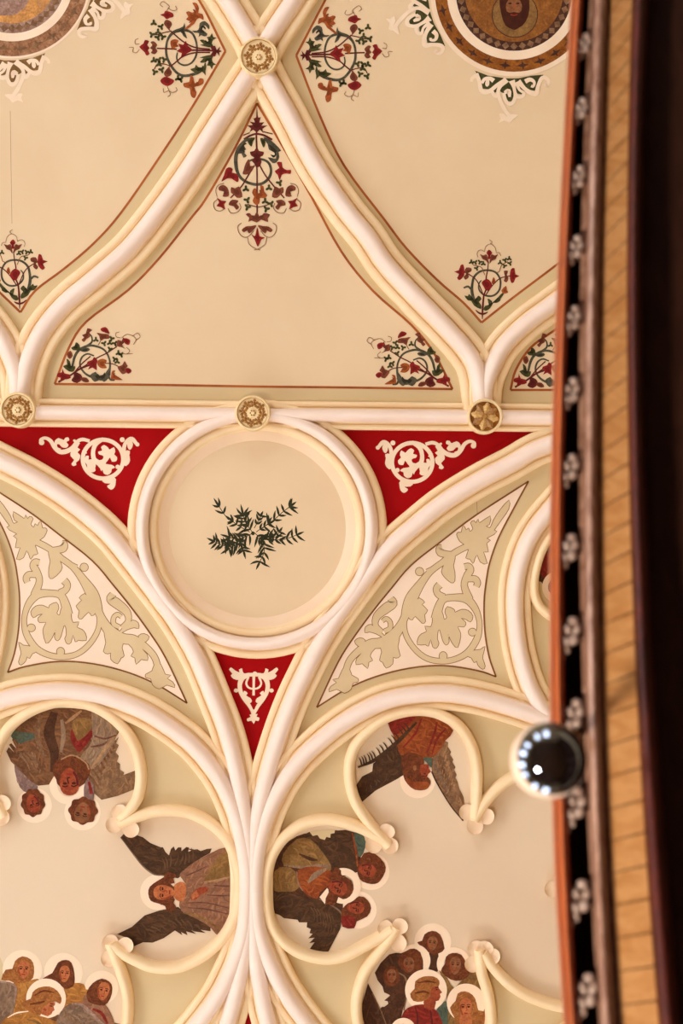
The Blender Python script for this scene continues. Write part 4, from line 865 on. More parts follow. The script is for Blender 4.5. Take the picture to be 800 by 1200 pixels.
# ------------------------------------------------------------------ painted angels
class Fig:
    def __init__(s, label, c, anchor, group='painted angels in the tracery'):
        s.c = c; s.t = thing('painted_angel', label, 'painted angel', *c.p(*anchor), group); s.h = .004
    def P(s, name, pts, m, sm=2, parent=None):
        s.h += .00035
        q = s.c(pts)
        o = poly(name, q, m, parent or s.t, s.h, 0, sm)
        if name in ('robe', 'wing', 'drapery', 'dress', 'shawl', 'sleeve', 'cloak', 'hair', 'stole', 'collar'): s.strokes(o, q, m, name)
        return o
    def strokes(s, o, q, m, name):
        # loose brushwork over the flat colour, a few mixed tones of the same pigment
        xs, ys = [p[0] for p in q], [p[1] for p in q]; n = len(q)
        ar = abs(sum(q[i][0] * q[(i + 1) % n][1] - q[(i + 1) % n][0] * q[i][1] for i in range(n))) / 2
        def inside(x, y):
            c = False
            for i in range(n):
                (x0, y0), (x1, y1) = q[i], q[(i + 1) % n]
                if (y0 > y) != (y1 > y) and x < (x1 - x0) * (y - y0) / (y1 - y0) + x0: c = not c
            return c
        rn = random.Random(int(xs[0] * 7 + ys[0] * 13) + n)
        mx, my = sum(xs) / n, sum(ys) / n
        main = math.radians(rn.uniform(50, 130)) if max(ys) - min(ys) > max(xs) - min(xs) else math.radians(rn.uniform(-40, 40))
        small = name == 'hair'
        for tg, k, wm, share in (('light', 1.11, .0, .07), ('deep', .84, .02, .09), ('warm', 1.02, .05, .06)):
            V, Fc = [], []; s.h += .0003; h = s.h * .16 + BASE; used = []
            for _ in range(int(ar * share * (.7 if small else .38))):
                x, y = rn.uniform(min(xs), max(xs)), rn.uniform(min(ys), max(ys))
                a = (math.atan2(y - my, x - mx) + 1.57 if small else main) + rn.gauss(0, .45); l = rn.uniform(2.5, 5) if small else rn.uniform(6, 17)
                bend = rn.uniform(-.5, .5)
                P3 = [(x, y), (x + l * .5 * math.cos(a), y + l * .5 * math.sin(a)), (x + l * math.cos(a + bend), y + l * math.sin(a + bend))]
                if not all(inside(*p) for p in P3): continue
                w = rn.uniform(.7, 1.3) if small else rn.uniform(1.2, 3.0)
                sm_ = [p for p in cat_rom(P3, 5)]
                if any((p[0] - u[0]) ** 2 + (p[1] - u[1]) ** 2 < ((w + u[2]) * .6 + .25) ** 2 for p in sm_ for u in used): continue
                used += [(p[0], p[1], w) for p in sm_]
                L, R = ribbon_pts(P3, [w * .4, w, w * .2], 2); kk = len(L); b0 = len(V)
                V += [W(*p, h) for p in L] + [W(*p, h) for p in R]
                Fc += [(b0 + j, b0 + j + 1, b0 + kk + j + 1, b0 + kk + j) for j in range(kk - 1)]
            if V and o.parent is s.t: props(mesh('brushwork', V, Fc, shade(m, k, wm, tg), o), kind='stuff')
            elif V: props(mesh('brushwork', V, Fc, shade(m, k, wm, tg), s.t), kind='stuff')
    def R(s, name, pts, w, m, parent=None):
        s.h += .00035
        return ribbon(name, s.c(pts), s.c.w(w), m, parent or s.t, s.h)
    def halo(s, x, y, R, r, a0=0, a1=360):
        s.h += .00035
        cx, cy_ = s.c.p(x, y)
        return annulus('halo', cx, cy_, r / s.c.k, R / s.c.k, M_HALO, s.t, s.h, 0, a0, a1)
    def face(s, x, y, rx, ry, rot, skin, parent=None, look=0, mouth=True, dark=None):
        # rot: image degrees clockwise from upright
        a = math.radians(rot); ca, sa = math.cos(a), math.sin(a)
        g = lambda pts: [(x + u * rx * ca - v * ry * sa, y + u * rx * sa + v * ry * ca) for u, v in pts]
        dk = dark or M_DARK
        f = s.P('face', g([(0, -1), (.6, -.85), (.92, -.35), (.85, .25), (.5, .8), (0, 1.02), (-.5, .8), (-.85, .25), (-.92, -.35), (-.6, -.85)]), skin, 2, parent)
        o = look * .25
        for sx in (-.42, .42):
            s.P('eye', g([(sx + o + .22 * math.cos(q), -.12 + .10 * math.sin(q)) for q in [k * .785 for k in range(8)]]), dk, 0, f)
            s.R('brow', g([(sx + o - .26, -.28), (sx + o, -.36), (sx + o + .26, -.28)]), rx * .12, dk, f)
        s.R('nose', g([(o + .08, -.15), (o + .16, .25), (o - .06, .30)]), rx * .14, M_SKINR if skin is not M_SKINR else M_DARK, f)
        if mouth: s.R('mouth', g([(o - .25, .56), (o, .53), (o + .25, .56)]), rx * .17, M_LIP, f)
        s.R('cheek_shade', g([(-.78, -.3), (-.72, .25), (-.42, .72)]), rx * .22, M_SKINR if skin is not M_SKINR else M_MAROON, f)
        return f
    def feathers(s, parent, line, ln, w, n, m, side=1, ang=50):
        q = cat_rom(line, 12)
        for i in range(n):
            k = int((i + .5) / n * (len(q) - 2)); (x0, y0), (x1, y1) = q[k], q[k + 1]
            a = math.atan2(y1 - y0, x1 - x0) + side * math.radians(ang)
            s.R('feather', [(x0, y0), (x0 + ln * .55 * math.cos(a), y0 + ln * .55 * math.sin(a)), (x0 + ln * math.cos(a + .15 * side), y0 + ln * math.sin(a + .15 * side))], [w, w * .9, w * .25], m, parent)

def wob(x, y, rx, ry, k=7, amp=.07, n=36, ph=0.0):
    return [(x + rx * (1 + amp * math.sin(k * a + ph)) * math.cos(a), y + ry * (1 + amp * math.sin(k * a + ph)) * math.sin(a)) for a in [2 * math.pi * i / n for i in range(n)]]
# choir of three, upside down
g = Fig('upside-down painted choir of three haloed heads in brown robes', Cv(0, 820, 4.706), (360, 250))
g.halo(378, 472, 105, 62); g.halo(190, 583, 96, 52); g.halo(455, 620, 100, 56)
g.P('blue_cloth', [(60, 200), (110, 130), (190, 90), (230, 150), (210, 230), (130, 250), (95, 235)], M_TEAL)
g.P('sleeve', [(78, 350), (120, 380), (180, 440), (208, 478), (192, 515), (130, 505), (95, 450)], M_LAV)
w_ = g.P('wing', [(35, 285), (48, 262), (78, 290), (50, 248), (62, 240), (92, 272), (66, 220), (75, 212), (105, 245), (190, 215), (300, 300), (310, 400), (270, 468), (210, 474), (170, 450), (120, 400), (60, 340)], M_BROWN, 1)
g.feathers(w_, [(100, 300), (180, 290), (270, 330)], 110, 12, 7, M_WINGM, 1, 60)
w_ = g.P('wing', [(480, 400), (560, 290), (655, 205), (640, 240), (655, 250), (638, 290), (655, 310), (645, 340), (662, 355), (660, 385), (685, 400), (680, 415), (752, 388), (746, 492), (650, 530), (560, 552), (500, 500)], M_WINGM, 1)
g.feathers(w_, [(520, 520), (560, 420), (600, 330), (640, 250)], 110, 12, 9, M_BROWN, -1, 55)
g.P('robe', [(80, 172), (150, 105), (240, 60), (360, 42), (470, 52), (570, 88), (645, 150), (655, 180), (600, 260), (520, 360), (440, 400), (330, 400), (270, 440), (220, 380), (190, 280), (205, 190)], M_BROWN)
g.R('fold', [(300, 70), (270, 180), (300, 290), (290, 400)], [40, 60, 50, 26], M_DUSK); g.R('fold', [(225, 90), (205, 200), (240, 320)], [20, 30, 18], M_WINGM)
g.R('fold', [(340, 110), (350, 200), (335, 290)], [16, 26, 14], M_GREY); g.R('fold', [(450, 60), (400, 100), (360, 130)], [10, 18, 8], M_FOLDL)
g.P('drapery', [(505, 70), (570, 90), (640, 150), (640, 205), (590, 300), (505, 385), (440, 320), (490, 260), (510, 190)], M_GREY)
g.R('fold', [(640, 190), (560, 300), (500, 380)], [8, 14, 8], M_FOLDL); g.R('fold', [(520, 200), (580, 215), (640, 195)], [8, 10, 6], M_FOLD); g.R('fold', [(500, 260), (560, 250), (590, 230)], [8, 12, 6], M_FOLD)
g.P('stole', [(395, 160), (425, 225), (445, 220), (495, 165), (510, 200), (440, 290), (410, 260), (388, 220)], M_REDR)
g.P('collar', [(400, 120), (440, 100), (500, 110), (500, 165), (445, 220), (425, 215), (400, 160)], M_OLIVE)
hd = g.P('hair', [(300, 350), (340, 322), (400, 308), (470, 335), (500, 385), (480, 440), (440, 480), (330, 480), (310, 440), (292, 400)], M_HAIR)
g.R('hair_band', [(335, 330), (400, 306), (470, 345), (490, 385)], 8, M_FOLDL, hd)
g.face(382, 452, 58, 76, 178, M_SKINR, hd, 0)
hd = g.P('hair', wob(182, 568, 65, 76, 9, .06), M_HAIR)
g.face(182, 572, 40, 52, 165, M_SKINR, hd, -.5)
g.P('sleeve', [(478, 440), (515, 470), (515, 560), (470, 560), (462, 490)], M_LAV); g.R('stole', [(490, 450), (505, 520)], [14, 20], M_REDR)
hd = g.P('hair', wob(458, 612, 78, 74, 8, .07, ph=1.2), M_HAIR)
g.face(455, 622, 48, 56, 190, M_SKIND, hd, .4)

# orange-robed angel, upside down
g = Fig('upside-down painted angel in orange robe with dark and light wings', Cv(400, 830, 5), (450, 200))
g.halo(446, 424, 103, 55)
w_ = g.P('wing', [(80, 460), (120, 400), (180, 370), (185, 325), (240, 280), (320, 210), (360, 260), (372, 385), (330, 412), (200, 482), (115, 553), (95, 510)], M_WINGD, 1)
g.feathers(w_, [(110, 500), (200, 420), (330, 330)], 60, 10, 8, M_DUSK, -1, 30)
w_ = g.P('wing', [(525, 300), (600, 188), (625, 200), (622, 225), (642, 255), (636, 270), (655, 300), (650, 315), (668, 345), (660, 360), (675, 390), (668, 405), (680, 430), (690, 470), (715, 520), (722, 575), (692, 590), (716, 662), (640, 570), (560, 440), (530, 385)], M_WINGM, 1)
for r_ in range(3): g.feathers(w_, [(545 + 28 * r_, 300 - 30 * r_), (575 + 28 * r_, 380 - 15 * r_), (630 + 20 * r_, 480)], 36, 11, 7, (M_WINGG, M_BROWN, M_FOLDL)[r_], 1, 20)
g.R('wing_edge', [(528, 370), (560, 440), (640, 572), (712, 660)], [9, 8, 7, 5], M_DUSK, w_)
g.P('robe', [(275, 62), (360, 36), (480, 34), (570, 60), (655, 130), (608, 190), (590, 225), (540, 285), (480, 292), (420, 275), (345, 275), (325, 210), (300, 150), (280, 110)], M_ORR)
g.P('drapery', [(275, 62), (370, 36), (440, 36), (400, 90), (330, 150), (300, 150), (280, 110)], M_REDR)
for q in ([(470, 60), (430, 150), (360, 230)], [(560, 80), (540, 160), (500, 260)], [(610, 120), (560, 180), (530, 270)]): g.R('fold', q, [8, 14, 8], M_REDR)
g.R('fold', [(500, 90), (480, 170), (450, 240)], [8, 12, 6], M_ORANGE)
sp = g.R('feather_spine', [(97, 346), (200, 300), (320, 205), (440, 82)], [10, 22, 26, 12], M_WINGD)
g.feathers(sp, [(110, 340), (200, 295), (320, 200), (420, 100)], 52, 9, 15, M_WINGD, -1, 75)
hd = g.P('hair', [(352, 290), (395, 258), (470, 278), (484, 320), (470, 380), (500, 400), (522, 425), (515, 455), (490, 478), (430, 478), (385, 442), (360, 390)], M_HAIR)
g.P('hair_light', [(375, 400), (420, 430), (500, 430), (515, 452), (488, 476), (430, 476), (388, 444)], M_ORR, 2, hd)
f_ = g.P('face', [(462, 330), (515, 325), (510, 350), (524, 372), (508, 385), (498, 408), (470, 398), (458, 365)], M_SKINR, 1, hd)
g.P('eye', ell(488, 384, 7, 4, 20, 8), M_DARK, 0, f_); g.R('brow', [(470, 396), (490, 398), (502, 392)], 5, M_DARK, f_); g.R('mouth', [(500, 345), (512, 347)], 5, M_LIP, f_)
g.P('collar', [(478, 292), (528, 290), (527, 348), (502, 322)], M_TEAL)
g.P('ear', ell(430, 350, 12, 16, 0, 10), M_SKIND, 2, hd)

# grey-robed angel with spread wings
g = Fig('painted angel in grey-mauve robe with both dark wings spread, lying sideways', Cv(130, 970, 5.333), (500, 400))
g.halo(294, 403, 112, 50)
w_ = g.P('wing', [(58, 62), (80, 38), (150, 42), (200, 60), (245, 95), (310, 122), (325, 122), (340, 152), (362, 172), (375, 132), (392, 116), (402, 142), (420, 122), (440, 123), (440, 147), (470, 120), (487, 124), (482, 152), (510, 138), (540, 134), (560, 146), (600, 132), (630, 130), (618, 158), (560, 190), (460, 280), (420, 316), (330, 302), (270, 297), (210, 250), (150, 180)], M_WINGD, 1)
g.feathers(w_, [(330, 270), (380, 240), (460, 230), (540, 190)], 80, 9, 8, M_WINGF, -1, 60)
g.R('wing_edge', [(62, 62), (150, 180), (210, 250), (270, 292), (330, 298)], [4, 7, 8, 8, 6], M_WINGG, w_)
w_ = g.P('wing', [(38, 665), (130, 620), (210, 548), (300, 518), (420, 495), (450, 520), (540, 570), (622, 622), (622, 647), (560, 638), (592, 658), (520, 648), (502, 640), (532, 664), (470, 648), (478, 672), (438, 652), (445, 672), (400, 642), (330, 690), (260, 718), (200, 716), (140, 742), (130, 700)], M_WINGD, 1)
g.feathers(w_, [(200, 640), (300, 600), (400, 570), (520, 590)], 70, 9, 8, M_WINGF, 1, 40)
g.P('robe', [(722, 122), (752, 200), (775, 300), (775, 450), (745, 560), (682, 680), (620, 622), (540, 572), (440, 520), (428, 460), (462, 430), (466, 350), (428, 300), (452, 268), (520, 215), (620, 160)], M_MAUVE)
g.P('sleeve', [(580, 330), (640, 220), (720, 140), (750, 200), (770, 290), (700, 310), (620, 335)], M_OLIVE)
g.R('fold', [(580, 338), (660, 330), (765, 300)], [8, 16, 8], M_FOLDL)
for q in ([(470, 470), (600, 470), (745, 505)], [(480, 500), (600, 510), (735, 540)], [(600, 420), (700, 425), (770, 420)], [(470, 300), (540, 270), (600, 240)], [(640, 360), (720, 365), (772, 360)]): g.R('fold', q, [5, 10, 5], M_FOLD)
g.R('fold', [(450, 530), (560, 560), (690, 640)], [8, 16, 10], M_OLIVE)
g.P('neck', [(385, 372), (430, 338), (468, 358), (462, 440), (430, 462), (392, 432)], M_SKIN)
hd = g.P('hair', [(232, 410), (243, 368), (290, 332), (330, 308), (345, 278), (400, 288), (405, 310), (388, 318), (398, 345), (370, 352), (395, 372), (390, 430), (400, 450), (390, 470), (405, 490), (398, 515), (350, 522), (338, 490), (290, 472), (248, 456)], M_HAIR)
g.face(330, 404, 50, 66, -90, M_SKIN, hd, .15)
g.P('hand', [(498, 432), (530, 384), (592, 368), (605, 395), (560, 420), (530, 450), (502, 448)], M_SKINR)
for k in range(4): g.R('finger', [(535 + 4 * k, 392 + 10 * k), (515, 412 + 9 * k), (500 + 3 * k, 430 + 6 * k)], [9, 8, 5], M_SKIN)

# three sideways heads
g = Fig('sideways painted trio of haloed heads with one large dark wing', Cv(310, 965, 5.333), (300, 400))
g.halo(665, 300, 116, 70); g.halo(582, 540, 118, 66)
g.P('robe', [(32, 530), (36, 380), (50, 250), (110, 150), (200, 80), (300, 55), (440, 45), (560, 55), (600, 200), (590, 300), (500, 330), (480, 420), (490, 560), (400, 560), (200, 600), (100, 575)], M_DUSK)
g.P('sleeve', [(560, 55), (622, 82), (628, 150), (600, 210), (565, 180)], M_TEAL)
w_ = g.P('wing', [(235, 75), (280, 52), (300, 80), (330, 72), (345, 95), (375, 105), (385, 85), (410, 92), (412, 65), (440, 42), (545, 52), (580, 170), (588, 260), (560, 295), (500, 290), (410, 268), (380, 200), (300, 130)], M_WINGD, 1)
g.R('wing_edge', [(548, 60), (570, 170), (580, 270)], [8, 12, 8], M_ORR, w_)
g.P('notch', [(280, 52), (330, 40), (440, 38), (436, 60), (412, 65), (410, 90), (386, 84), (375, 103), (345, 94), (330, 72), (300, 78)], M_SAGE, 0)
g.P('shawl', [(115, 190), (200, 98), (285, 98), (350, 165), (400, 235), (414, 290), (340, 350), (280, 300), (210, 275), (120, 262)], M_OLIVE)
g.P('shawl', [(60, 300), (130, 270), (190, 300), (215, 400), (150, 430), (60, 420)], M_OLIVE)
g.R('fold', [(120, 262), (240, 275), (330, 265), (408, 262)], [8, 18, 22, 14], M_GREY); g.R('fold', [(215, 190), (280, 220), (330, 230)], [8, 22, 8], M_DUSK); g.R('fold', [(200, 300), (215, 380), (240, 420)], [8, 12, 8], M_GREY)
g.P('dress', [(208, 290), (320, 268), (415, 300), (428, 360), (345, 432), (330, 472), (268, 448), (220, 388)], M_ORR)
g.R('fold', [(400, 275), (320, 320), (270, 370)], [10, 36, 12], M_GREY)
w_ = g.P('wing', [(40, 430), (150, 425), (260, 470), (340, 470), (450, 530), (488, 580), (472, 660), (430, 740), (385, 825), (268, 802), (312, 742), (278, 748), (312, 714), (272, 718), (300, 690), (280, 685), (288, 660), (262, 648), (266, 618), (215, 618), (205, 602), (120, 592), (36, 530)], M_WINGD, 1)
g.feathers(w_, [(280, 520), (360, 545), (440, 590)], 60, 8, 8, M_WINGF, 1, 40); g.feathers(w_, [(300, 560), (370, 600), (430, 640)], 50, 6, 7, M_WINGF, 1, 50)
g.R('wing_edge', [(340, 472), (450, 532), (484, 580), (474, 650)], [5, 10, 10, 6], M_WINGG, w_)
hd = g.P('hair', [(580, 270), (620, 185), (690, 190), (748, 250), (754, 300), (722, 358), (690, 378), (640, 374), (590, 345)], M_HAIR)
g.face(640, 292, 44, 56, 105, M_SKINR, hd, 0)
hd = g.P('hair', [(478, 560), (500, 515), (590, 455), (642, 478), (664, 530), (640, 582), (575, 612), (560, 655), (486, 645)], M_HAIR)
g.face(568, 525, 42, 54, 95, M_SKINR, hd, 0); g.P('drapery', [(486, 580), (560, 585), (560, 650), (486, 644)], M_REDR)
g.halo(490, 390, 112, 66, -118, 112)
g.P('halo', [(343, 460), (390, 403), (415, 432), (384, 460), (376, 504)], M_HALO, 0)
hd = g.P('hair', [(428, 295), (450, 272), (478, 296), (480, 320), (540, 356), (556, 410), (532, 456), (490, 474), (445, 455), (442, 510), (390, 506), (380, 470), (400, 430), (395, 380)], M_HAIR)
g.face(456, 400, 48, 62, 108, M_SKINR, hd, 0)

# crowd of six with the red-robed profile
g = Fig('painted crowd of haloed saints around a red-robed figure in profile', Cv(420, 1080, 5), (400, 500))
g.P('robe', [(20, 600), (200, 560), (600, 560), (755, 560), (755, 680), (700, 800), (580, 890), (400, 925), (220, 890), (90, 800), (20, 700)], M_DUSK)
g.halo(435, 118, 108, 60)
g.P('neck', [(415, 170), (465, 170), (465, 290), (412, 290)], M_DUSK)
hd = g.P('hair', [(343, 122), (372, 112), (386, 75), (430, 54), (478, 75), (504, 158), (470, 186), (440, 194), (385, 164)], M_HAIR)
g.face(432, 128, 32, 42, 8, M_SKIND, hd, -.2)
g.halo(325, 228, 96, 50); g.halo(556, 248, 98, 56)
g.P('robe', [(95, 300), (180, 192), (250, 185), (310, 160), (362, 180), (378, 285), (300, 340), (270, 480), (250, 560), (240, 700), (60, 720), (120, 520), (150, 500), (184, 470), (150, 462), (185, 432), (150, 415), (140, 380)], M_DUSK)
w_ = g.P('wing', [(10, 720), (15, 500), (55, 362), (95, 440), (130, 520), (175, 640), (190, 720)], M_DUSK, 1)
g.R('wing_edge', [(80, 420), (130, 520), (175, 640)], [4, 6, 6], M_WINGM, w_)
g.R('wing_edge', [(215, 290), (275, 330), (282, 420), (265, 520)], [5, 10, 10, 6], M_WINGM)
hd = g.P('hair', [(236, 210), (300, 160), (348, 168), (376, 220), (372, 285), (320, 310), (250, 280)], M_HAIR)
g.face(296, 252, 34, 44, -8, M_SKIND, hd, 0)
hd = g.P('hair', [(150, 290), (190, 260), (230, 280), (240, 350), (200, 380), (150, 360)], M_HAIR); g.face(194, 318, 30, 40, 0, M_SKIND, hd, 0)
g.P('robe', [(470, 285), (520, 330), (560, 390), (640, 300), (690, 290), (720, 420), (745, 520), (750, 720), (500, 720), (520, 500), (500, 360)], M_OLIVE)
hd = g.P('hair', [(482, 290), (505, 250), (512, 206), (550, 184), (602, 194), (632, 250), (650, 310), (600, 345), (540, 340)], M_HAIR)
g.face(566, 258, 36, 52, 4, M_SKIND, hd, 0)
g.P('cloak', [(455, 520), (512, 465), (524, 540), (520, 720), (470, 720)], M_TEAL)
g.halo(395, 402, 123, 62)
g.P('robe', [(215, 720), (250, 560), (290, 504), (375, 484), (440, 508), (480, 565), (500, 720)], M_REDR)
for q in ([(330, 500), (345, 560), (340, 720)], [(420, 520), (430, 600), (425, 720)]): g.R('fold', q, [6, 12, 8], M_MAROON)
g.P('neck', [(390, 440), (448, 440), (444, 512), (385, 505)], M_SKINR)
f_ = g.P('face', [(415, 380), (466, 366), (470, 390), (490, 415), (476, 424), (480, 440), (470, 462), (440, 470), (412, 448)], M_SKINR, 1)
g.R('brow', [(448, 388), (466, 386)], 5, M_DARK, f_); g.P('eye', ell(458, 398, 6, 4, 0, 8), M_DARK, 0, f_); g.R('mouth', [(464, 444), (478, 442)], 4, M_LIP, f_)
hd = g.P('hair', [(302, 422), (328, 394), (332, 350), (380, 322), (440, 322), (472, 345), (470, 376), (440, 380), (425, 400), (420, 440), (372, 468), (320, 464)], M_HAIRL)
g.R('hair_strand', [(345, 360), (400, 350), (455, 358)], [6, 12, 6], M_HAIR, hd); g.R('hair_strand', [(330, 420), (380, 410), (415, 420)], [6, 14, 6], M_HAIR, hd)
g.halo(630, 476, 113, 58)
g.P('robe', [(540, 720), (560, 600), (620, 570), (700, 590), (740, 720)], M_OLIVE)
hd = g.P('hair', [(535, 505), (568, 465), (580, 422), (622, 408), (668, 430), (692, 480), (702, 520), (745, 532), (742, 610), (680, 610), (640, 590), (580, 620), (560, 560)], M_HAIRL)
g.P('neck', [(600, 540), (655, 540), (662, 620), (596, 620)], M_SKIN)
g.face(628, 506, 40, 58, 0, M_SKIN, hd, 0)
g.halo(262, 638, 74, 20); hd = g.P('hair', [(225, 640), (262, 600), (300, 640), (300, 720), (225, 720)], M_HAIR)

# praying group at the lower edge
g = Fig('painted praying group of four haloed heads with grey wings and ochre robes', Cv(0, 1100, 5.714), (300, 480))
g.P('robe', [(0, 520), (300, 500), (760, 560), (820, 600), (780, 730), (660, 860), (450, 930), (250, 900), (90, 790), (10, 650)], M_BROWN)
g.halo(150, 208, 132, 60); g.halo(425, 225, 130, 60); g.halo(680, 326, 112, 56)
g.P('robe', [(90, 300), (130, 240), (200, 280), (250, 268), (300, 330), (300, 600), (60, 600)], M_GOLDR)
hd = g.P('hair', [(8, 275), (38, 208), (82, 202), (100, 150), (150, 118), (208, 140), (228, 190), (222, 262), (180, 290), (110, 300), (60, 280)], M_HAIRL)
g.face(158, 208, 44, 58, 3, M_SKIN, hd, 0)
g.P('robe', [(380, 420), (430, 330), (495, 298), (560, 304), (575, 340), (605, 350), (600, 460), (500, 520), (420, 520)], M_GOLDR)
hd = g.P('hair', [(285, 268), (350, 230), (388, 160), (440, 142), (478, 160), (498, 230), (498, 305), (470, 330), (430, 335), (380, 290)], M_HAIR)
g.face(432, 236, 38, 56, 4, M_SKIN, hd, .1)
g.P('robe', [(560, 380), (640, 400), (700, 436), (742, 500), (770, 580), (760, 640), (560, 640)], M_MAUVE); g.R('stole', [(620, 470), (680, 500), (720, 570)], [12, 22, 14], M_REDR)
hd = g.P('hair', [(580, 360), (620, 298), (680, 268), (732, 288), (752, 330), (738, 402), (700, 446), (640, 440), (590, 420)], M_HAIR)
g.face(692, 352, 42, 62, 12, M_SKIN, hd, .2)
w_ = g.P('wing', [(-40, 280), (0, 283), (70, 292), (118, 330), (104, 420), (92, 480), (60, 600), (20, 660), (5, 600), (-20, 480)], M_WINGG, 1)
g.R('wing_edge', [(0, 290), (70, 300), (108, 335), (96, 430)], [8, 14, 14, 8], M_LILAC, w_)
w_ = g.P('wing', [(350, 620), (400, 500), (440, 450), (490, 428), (545, 434), (612, 490), (705, 575), (720, 660), (350, 660)], M_WINGG, 1)
g.R('wing_edge', [(480, 436), (545, 442), (612, 500), (700, 580)], [8, 20, 20, 10], M_LILAC, w_); g.feathers(w_, [(430, 480), (480, 520), (560, 560), (640, 620)], 60, 10, 8, M_WINGM, 1, 40)
g.halo(308, 400, 133, 70)
g.P('robe', [(-20, 660), (40, 528), (110, 495), (190, 470), (260, 515), (375, 556), (385, 660)], M_GOLDR); g.R('fold', [(50, 530), (110, 498), (190, 486)], [5, 10, 6], M_HALO); g.R('fold', [(180, 540), (250, 560), (300, 600)], [8, 16, 8], M_OLIVE)
f_ = g.P('face', [(262, 450), (335, 418), (362, 425), (370, 440), (358, 455), (366, 478), (350, 490), (345, 505), (318, 520), (275, 505)], M_SKIN, 1)
g.R('brow', [(335, 436), (356, 438)], 6, M_DARK, f_); g.R('eye', [(332, 450), (350, 452)], 7, M_DARK, f_); g.R('mouth', [(336, 494), (350, 490)], 5, M_LIP, f_); g.R('cheek', [(290, 470), (310, 480)], 14, M_SKINR, f_)
hd = g.P('hair', [(140, 430), (205, 402), (218, 360), (260, 328), (330, 320), (384, 350), (412, 400), (402, 438), (372, 420), (330, 432), (285, 462), (270, 515), (220, 500), (175, 470)], M_HAIRL)
g.R('hair_strand', [(230, 380), (290, 350), (360, 360)], [6, 14, 8], M_HAIR, hd); g.R('hair_strand', [(200, 440), (260, 430), (300, 420)], [8, 18, 8], M_HAIR, hd)
# dark figure at the gallery edge
g = Fig('dark painted figure glimpsed inside the slim rib at the gallery edge', Cv(600, 600, 5), (190, 330))
g.P('robe', [(140, 400), (128, 330), (150, 240), (210, 170), (330, 160), (330, 480), (230, 480), (170, 410)], M_DUSK)
g.P('drapery', [(150, 330), (175, 260), (240, 230), (260, 330), (200, 400)], M_REDR)
hd = g.P('hair', [(230, 430), (260, 380), (310, 400), (310, 470), (250, 480)], M_HAIR)
g.halo(270, 440, 95, 60)

# ------------------------------------------------------------------ timber gallery front (raked, bowed), seen from below
TY = [0, 200, 400, 600, 800, 1000, 1200]
TAB = {  # photo x of each edge of the mouldings at TY
    'a': [668, 658, 649, 644, 643, 649, 660], 'b': [683, 674, 664, 659, 662, 668, 677], 'c': [690, 684, 679, 676, 683, 691, 701],
    'd': [696, 687, 686, 685, 686, 692, 704], 'e': [713, 705, 703, 702, 703, 711, 722], 'f': [715, 709, 705, 704, 708, 716, 728],
    'g': [740, 736, 734, 737, 745, 757, 771], 'h': [760, 752, 751, 760, 767, 780, 798]}
import numpy as np
CO = {k: np.polyfit(np.array(TY) / 600.0 - 1, v, 3) for k, v in TAB.items()}
def gx(k, y): return float(np.polyval(CO[k], y / 600.0 - 1))
def gd(y): return 1 / (1 / 3.5 + (1 / 2.92 - 1 / 3.5) * y / 1200)
def G(px, y, dz=0.0):                     # point of the gallery: direction from the pixel, depth from the raked gallery plane
    d = gd(y) + dz
    return Vector((-(px - 400) * d / F, (600 - y) * d / F, CAMZ + d))
YS = [-360 + 40 * i for i in range(49)]
gal = thing('gallery_front', 'bowed varnished timber gallery front with carved brackets seen from below', 'gallery', 0, 0, loc=G(690, 600, .05))
def strip(name, prof, m):
    v = []; n = len(prof)
    for y in YS: v += [G(fx(y), y, dz) for fx, dz in prof]
    f = [(i * n + j, i * n + j + 1, (i + 1) * n + j + 1, (i + 1) * n + j) for i in range(len(YS) - 1) for j in range(n - 1)]
    return mesh(name, v, f, m, gal, True, 45)
def mixk(a, b, t): return lambda y: gx(a, y) * (1 - t) + gx(b, y) * t
fa = strip('fascia', [(lambda y: gx('a', y) + 9, .16), (mixk('a', 'b', 0), .10), (mixk('a', 'b', .10), .045), (mixk('a', 'b', .22), .03), (mixk('a', 'b', .30), .034), (mixk('a', 'b', .45), .012), (mixk('a', 'b', .62), .0), (mixk('a', 'b', .8), .006), (mixk('a', 'b', .95), .02), (mixk('a', 'b', 1), .09)], M_WOOD)
strip('recess', [(lambda y: gx('a', y) + 6, .15), (mixk('b', 'c', 1.6), .155), (mixk('b', 'c', 1.6), .02)], M_WOODK)
strip('fillet', [(mixk('c', 'd', 0), .10), (mixk('c', 'd', 0), .03), (mixk('c', 'd', 1), .025), (mixk('c', 'd', 1), .08)], M_WOODM)
strip('moulding', [(mixk('d', 'e', 0), .06)] + [(mixk('d', 'e', .5 - .5 * math.cos(math.pi * i / 8)), .02 - .035 * math.sin(math.pi * i / 8)) for i in range(9)] + [(mixk('d', 'e', 1), .05)], M_WOODM)
strip('backing', [(mixk('d', 'e', .9), .032), (mixk('g', 'h', .1), .032)], M_WOODM)
strip('dark_moulding', [(mixk('g', 'h', 0), .05)] + [(mixk('g', 'h', .5 - .5 * math.cos(math.pi * i / 8)), .0 - .045 * math.sin(math.pi * i / 8)) for i in range(9)] + [(mixk('g', 'h', 1), .06)], M_WOODR)
strip('soffit', [(lambda y: gx('g', y) + 6, .05), (lambda y: gx('h', y) + 40, .05), (lambda y: 1200, .06), (lambda y: 2200, .10)], M_WOODK)
strip('deck', [(lambda y: gx('a', y) + 8, .16), (lambda y: 2200, .20)], M_WOODK)
